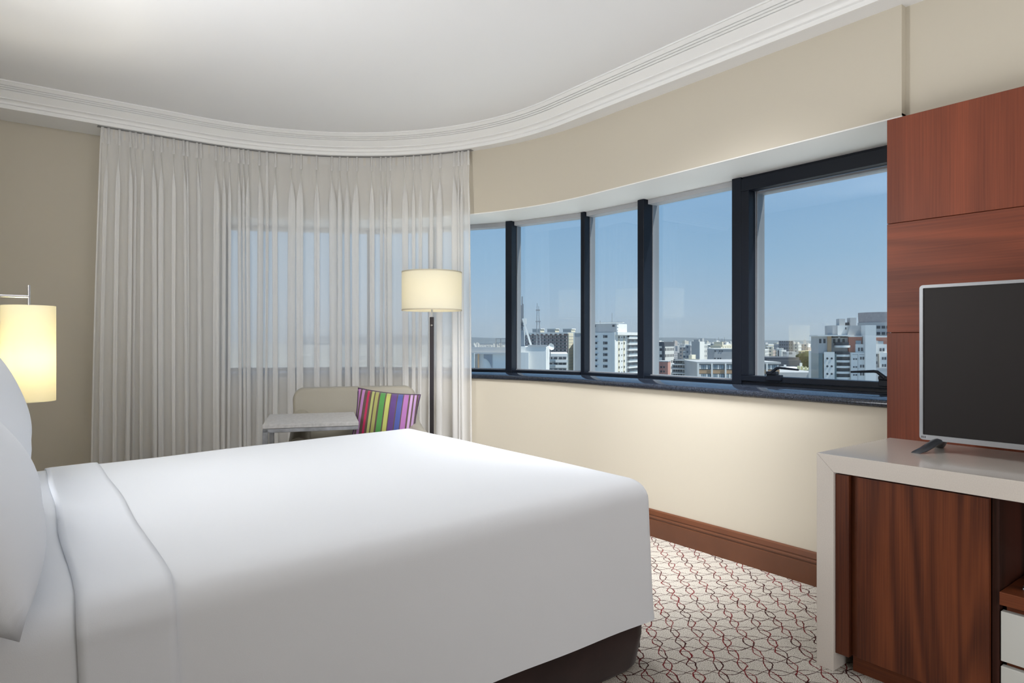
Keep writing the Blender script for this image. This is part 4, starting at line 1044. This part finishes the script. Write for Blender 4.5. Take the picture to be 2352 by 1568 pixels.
tp_('tall_block', bgrey, 1921, 1933, 746, 776, 2.5, 8); tp_('tall_block', bw, 1931, 1955, 746.5, 774, 2.2, 8); tp_('tall_block', bgrey, 1952, 1979, 747, 774, 1.6, 8)
wedge = [(X(1955), T.z(747)), (X(1948), T.z(774)), (X(1960), T.z(774)), (X(1960), T.z(747))]
obj('slant_wall', MB().prism(wedge, 1.5, 2.2), bgrey, T.e)
tp_('vent', bdark, 1947, 1949, 751, 756, 2.1, 2.3)
tp_('small_top', bgrey, 1940, 1953, 730, 747, 4); tp_('small_top', bgrey, 1964, 1977, 728, 747, 4); tp_('louvre', bdark, 1944, 1965, 739, 747, 4.6)
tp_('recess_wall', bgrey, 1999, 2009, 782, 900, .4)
for y in (800, 815, 832, 850): tp_('recess_window', bwin, 2001, 2007, y - 3, y + 3, .35, 1)
tp_('brick_box', bbrick, 2006, 2034, 774, 809, .6); tp_('brick_coping', bw, 2003, 2036, 772, 774.5, .4); tp_('box_front', bw, 2001, 2026, 790, 812, .2); tp_('window', bwinl, 2009, 2020, 783, 790, .45)
for px in (2013, 2019): tp_('window', bwin, px - 1.8, px + 1.8, 799, 806, .1, 1)
tp_('white_wing', bw, 2010, 2046, 809, 843, -.2); tp_('low_wing', bgrey, 2000, 2050, 843, 900, -.6)
for px in (2016, 2021):
    for y in (822, 838): tp_('window', bwin, px - 1.6, px + 1.6, y - 3, y + 3, -.26, .1)
for px in (2029, 2034):
    for y in (823, 839): tp_('window', bwin, px - 1.6, px + 1.6, y - 1.6, y + 1.6, -.26, .1)
tp_('wing_groove', bgrey, 2024.5, 2025.5, 814, 843, -.25)
rt = thing('round_tower', 'round-topped grey tower rising behind the stepped complex', 'building', (*pY(2022, 780, 135).xy, GZ), -TH)
k135 = 135 / F; z135 = lambda py: H - (py - Y0) * k135 - GZ
obj('drum_wall', MB().lathe([(46 * k135, 0), (46 * k135, z135(741))], 40), bgrey, rt, smooth=40); obj('drum_top', MB().lathe([(44.5 * k135, z135(741)), (45.5 * k135, z135(720)), (45.5 * k135, z135(718))], 40), mat('concrete_mauve', (.42, .38, .38), .9, noise=.08, nscale=2), rt, smooth=40)
for y in (752, 766):
    for a in range(200, 341, 12): 
        o = inst('window', UW, rt, (46.1 * k135 * math.cos(R(a)), 46.1 * k135 * math.sin(R(a)), z135(y)), R(a + 90), (.62, .12, .55))

# --- distant high-rises, far suburbs, hills, ground
rnd = random.Random(21)
spots = []
for i in range(190):
    px = rnd.uniform(1495, 1890) if rnd.random() < .62 else rnd.uniform(1075, 2050); q = rnd.random()
    D = 420 + 2600 * q ** 1.6
    yt = rnd.uniform(789, 812) if D < 900 else (rnd.uniform(785, 800) if D < 1800 else rnd.uniform(782, 793))
    wpx = rnd.uniform(9, 26) * (900 / max(D, 700)) ** .7 + 3
    if px < 1190 and D < 1500: continue
    if 1880 < px: D = max(D, 900)
    spots.append((D, px, yt, wpx))
seen = {}
LANDMARKS = [(1110, 'curtain edge'), (1199, 'antenna mast'), (1255, 'mauve slab'), (1336, 'thin mullion'), (1405, 'apartment tower'), (1483, 'thick mullion'), (1524, 'banded tower'), (1575, 'column frame'), (1603, 'blank tower'), (1640, 'grey box'), (1664, 'roof aerials'),
             (1700, 'sash frame'), (1760, 'dark hall'), (1795, 'striped tower'), (1814, 'dark office'), (1850, 'tall tree'), (1885, 'stepped complex'), (1965, 'brick boxes'), (2022, 'round tower')]
for D, px, yt, wpx in sorted(spots):
    sh = rnd.uniform(.35, .65)
    mm = rnd.choice(FM); tone = {fw: 'white', fc: 'cream', fg: 'grey', fp_: 'pinkish beige'}[mm]
    lm_ = min(LANDMARKS, key=lambda q_: abs(q_[0] - px - wpx / 2)); far = 'near' if D < 700 else 'mid-distance' if D < 1500 else 'faint far'
    tank = rnd.random() < .6
    lb = '%s %s %s high-rise %s, just %s of the %s' % (far, 'slim' if wpx < 11 else 'broad', tone, 'with a roof tank' if tank else 'with a flat top', 'left' if px + wpx / 2 < lm_[0] else 'right', lm_[1])
    if lb in seen: lb = lb.replace(', just', ', lower,' if yt > seen[lb] else ', higher,')
    seen.setdefault(lb, yt)
    bb = Bld('high_rise', lb, px, px + wpx * sh, px + wpx, yt, D, R(rnd.uniform(15, 40)), mm, depth=12, group='distant high-rises beyond the windows')
    if tank: bb.part('roof_tank', rnd.choice((bw, bgrey)), -bb.a * .7, -bb.a * .3, bb.b * .2, bb.b * .6, bb.h, bb.h + rnd.uniform(2, 4))
    else: bb.part('parapet', bw, -bb.a, .2, -.2, bb.b, bb.h, bb.h + .8)
# suburbs: thousands of tiny houses, only a speckle
sub = MB()
for i in range(5200):
    D = 900 + 5200 * rnd.random() ** 1.2; px = rnd.uniform(1040, 2080)
    X_ = (px - 1176) / F * D; x, y = cw(X_, D); s_ = rnd.uniform(4, 11); h_ = rnd.uniform(5, 16) if rnd.random() < .93 else rnd.uniform(20, 45)
    sub.box(x - s_, x + s_, y - s_ * .8, y + s_ * .8, GZ, GZ + h_)
so = obj('suburb', sub, mat('suburb_pale', (.55, .53, .49), .9, spec=.1, noise=.35, nscale=.01)); tag(so, 'pale speckle of countless far houses below the skyline', 'houses', kind='stuff')
def hillf(u, v):
    a = u * 2.4 - .2; X_ = -3000 + 12000 * u; Y_ = 8500 + 1800 * v
    h_ = (62 + 40 * math.sin(6 * u + 1) + 24 * math.sin(17 * u) + 10 * math.sin(41 * u + 2)) * math.sin(math.pi * min(1, v * 1.0)) ** .8
    x, y = cw(X_, Y_); return (x, y, GZ + 10 + .74 * max(0, h_ + 42 * math.sin(math.pi * v)))
struct('hills', MB().grid(hillf, 120, 8), mat('hill_green', (.07, .09, .09), .95, spec=.05, noise=.3, nscale=.004), 'low wooded hills on the horizon', smooth=180)
struct('ground', MB().add([(*cw(-6000, 30), GZ), (*cw(9000, 30), GZ), (*cw(14000, 14000), GZ), (*cw(-9000, 14000), GZ)], [(0, 1, 2, 3)]), mat('city_ground', (.36, .36, .33), .95, spec=.05, noise=.4, nscale=.02), 'grey green city ground far below')

# ------------------------------------------------------------------ haze over the city
hm = bpy.data.materials.new('city_haze'); hm.use_nodes = True
hn = hm.node_tree; hn.nodes.clear()
vs_ = N(hn, 'ShaderNodeVolumeScatter'); vs_.inputs['Color'].default_value = (.80, .88, 1, 1); vs_.inputs['Density'].default_value = .00011; vs_.inputs['Anisotropy'].default_value = .2
ho = N(hn, 'ShaderNodeOutputMaterial'); hn.links.new(vs_.outputs[0], ho.inputs['Volume'])
hz = MB(); q = [cw(-4000, 240), cw(6000, 240), cw(9500, 12000), cw(-7000, 12000)]
hz.add([(*p_, GZ - 5) for p_ in q] + [(*p_, 260) for p_ in q], [(3, 2, 1, 0), (4, 5, 6, 7), (0, 1, 5, 4), (1, 2, 6, 5), (2, 3, 7, 6), (3, 0, 4, 7)])
tag(obj('haze', hz, hm), 'thin blue haze over the distant city', 'haze', kind='stuff')
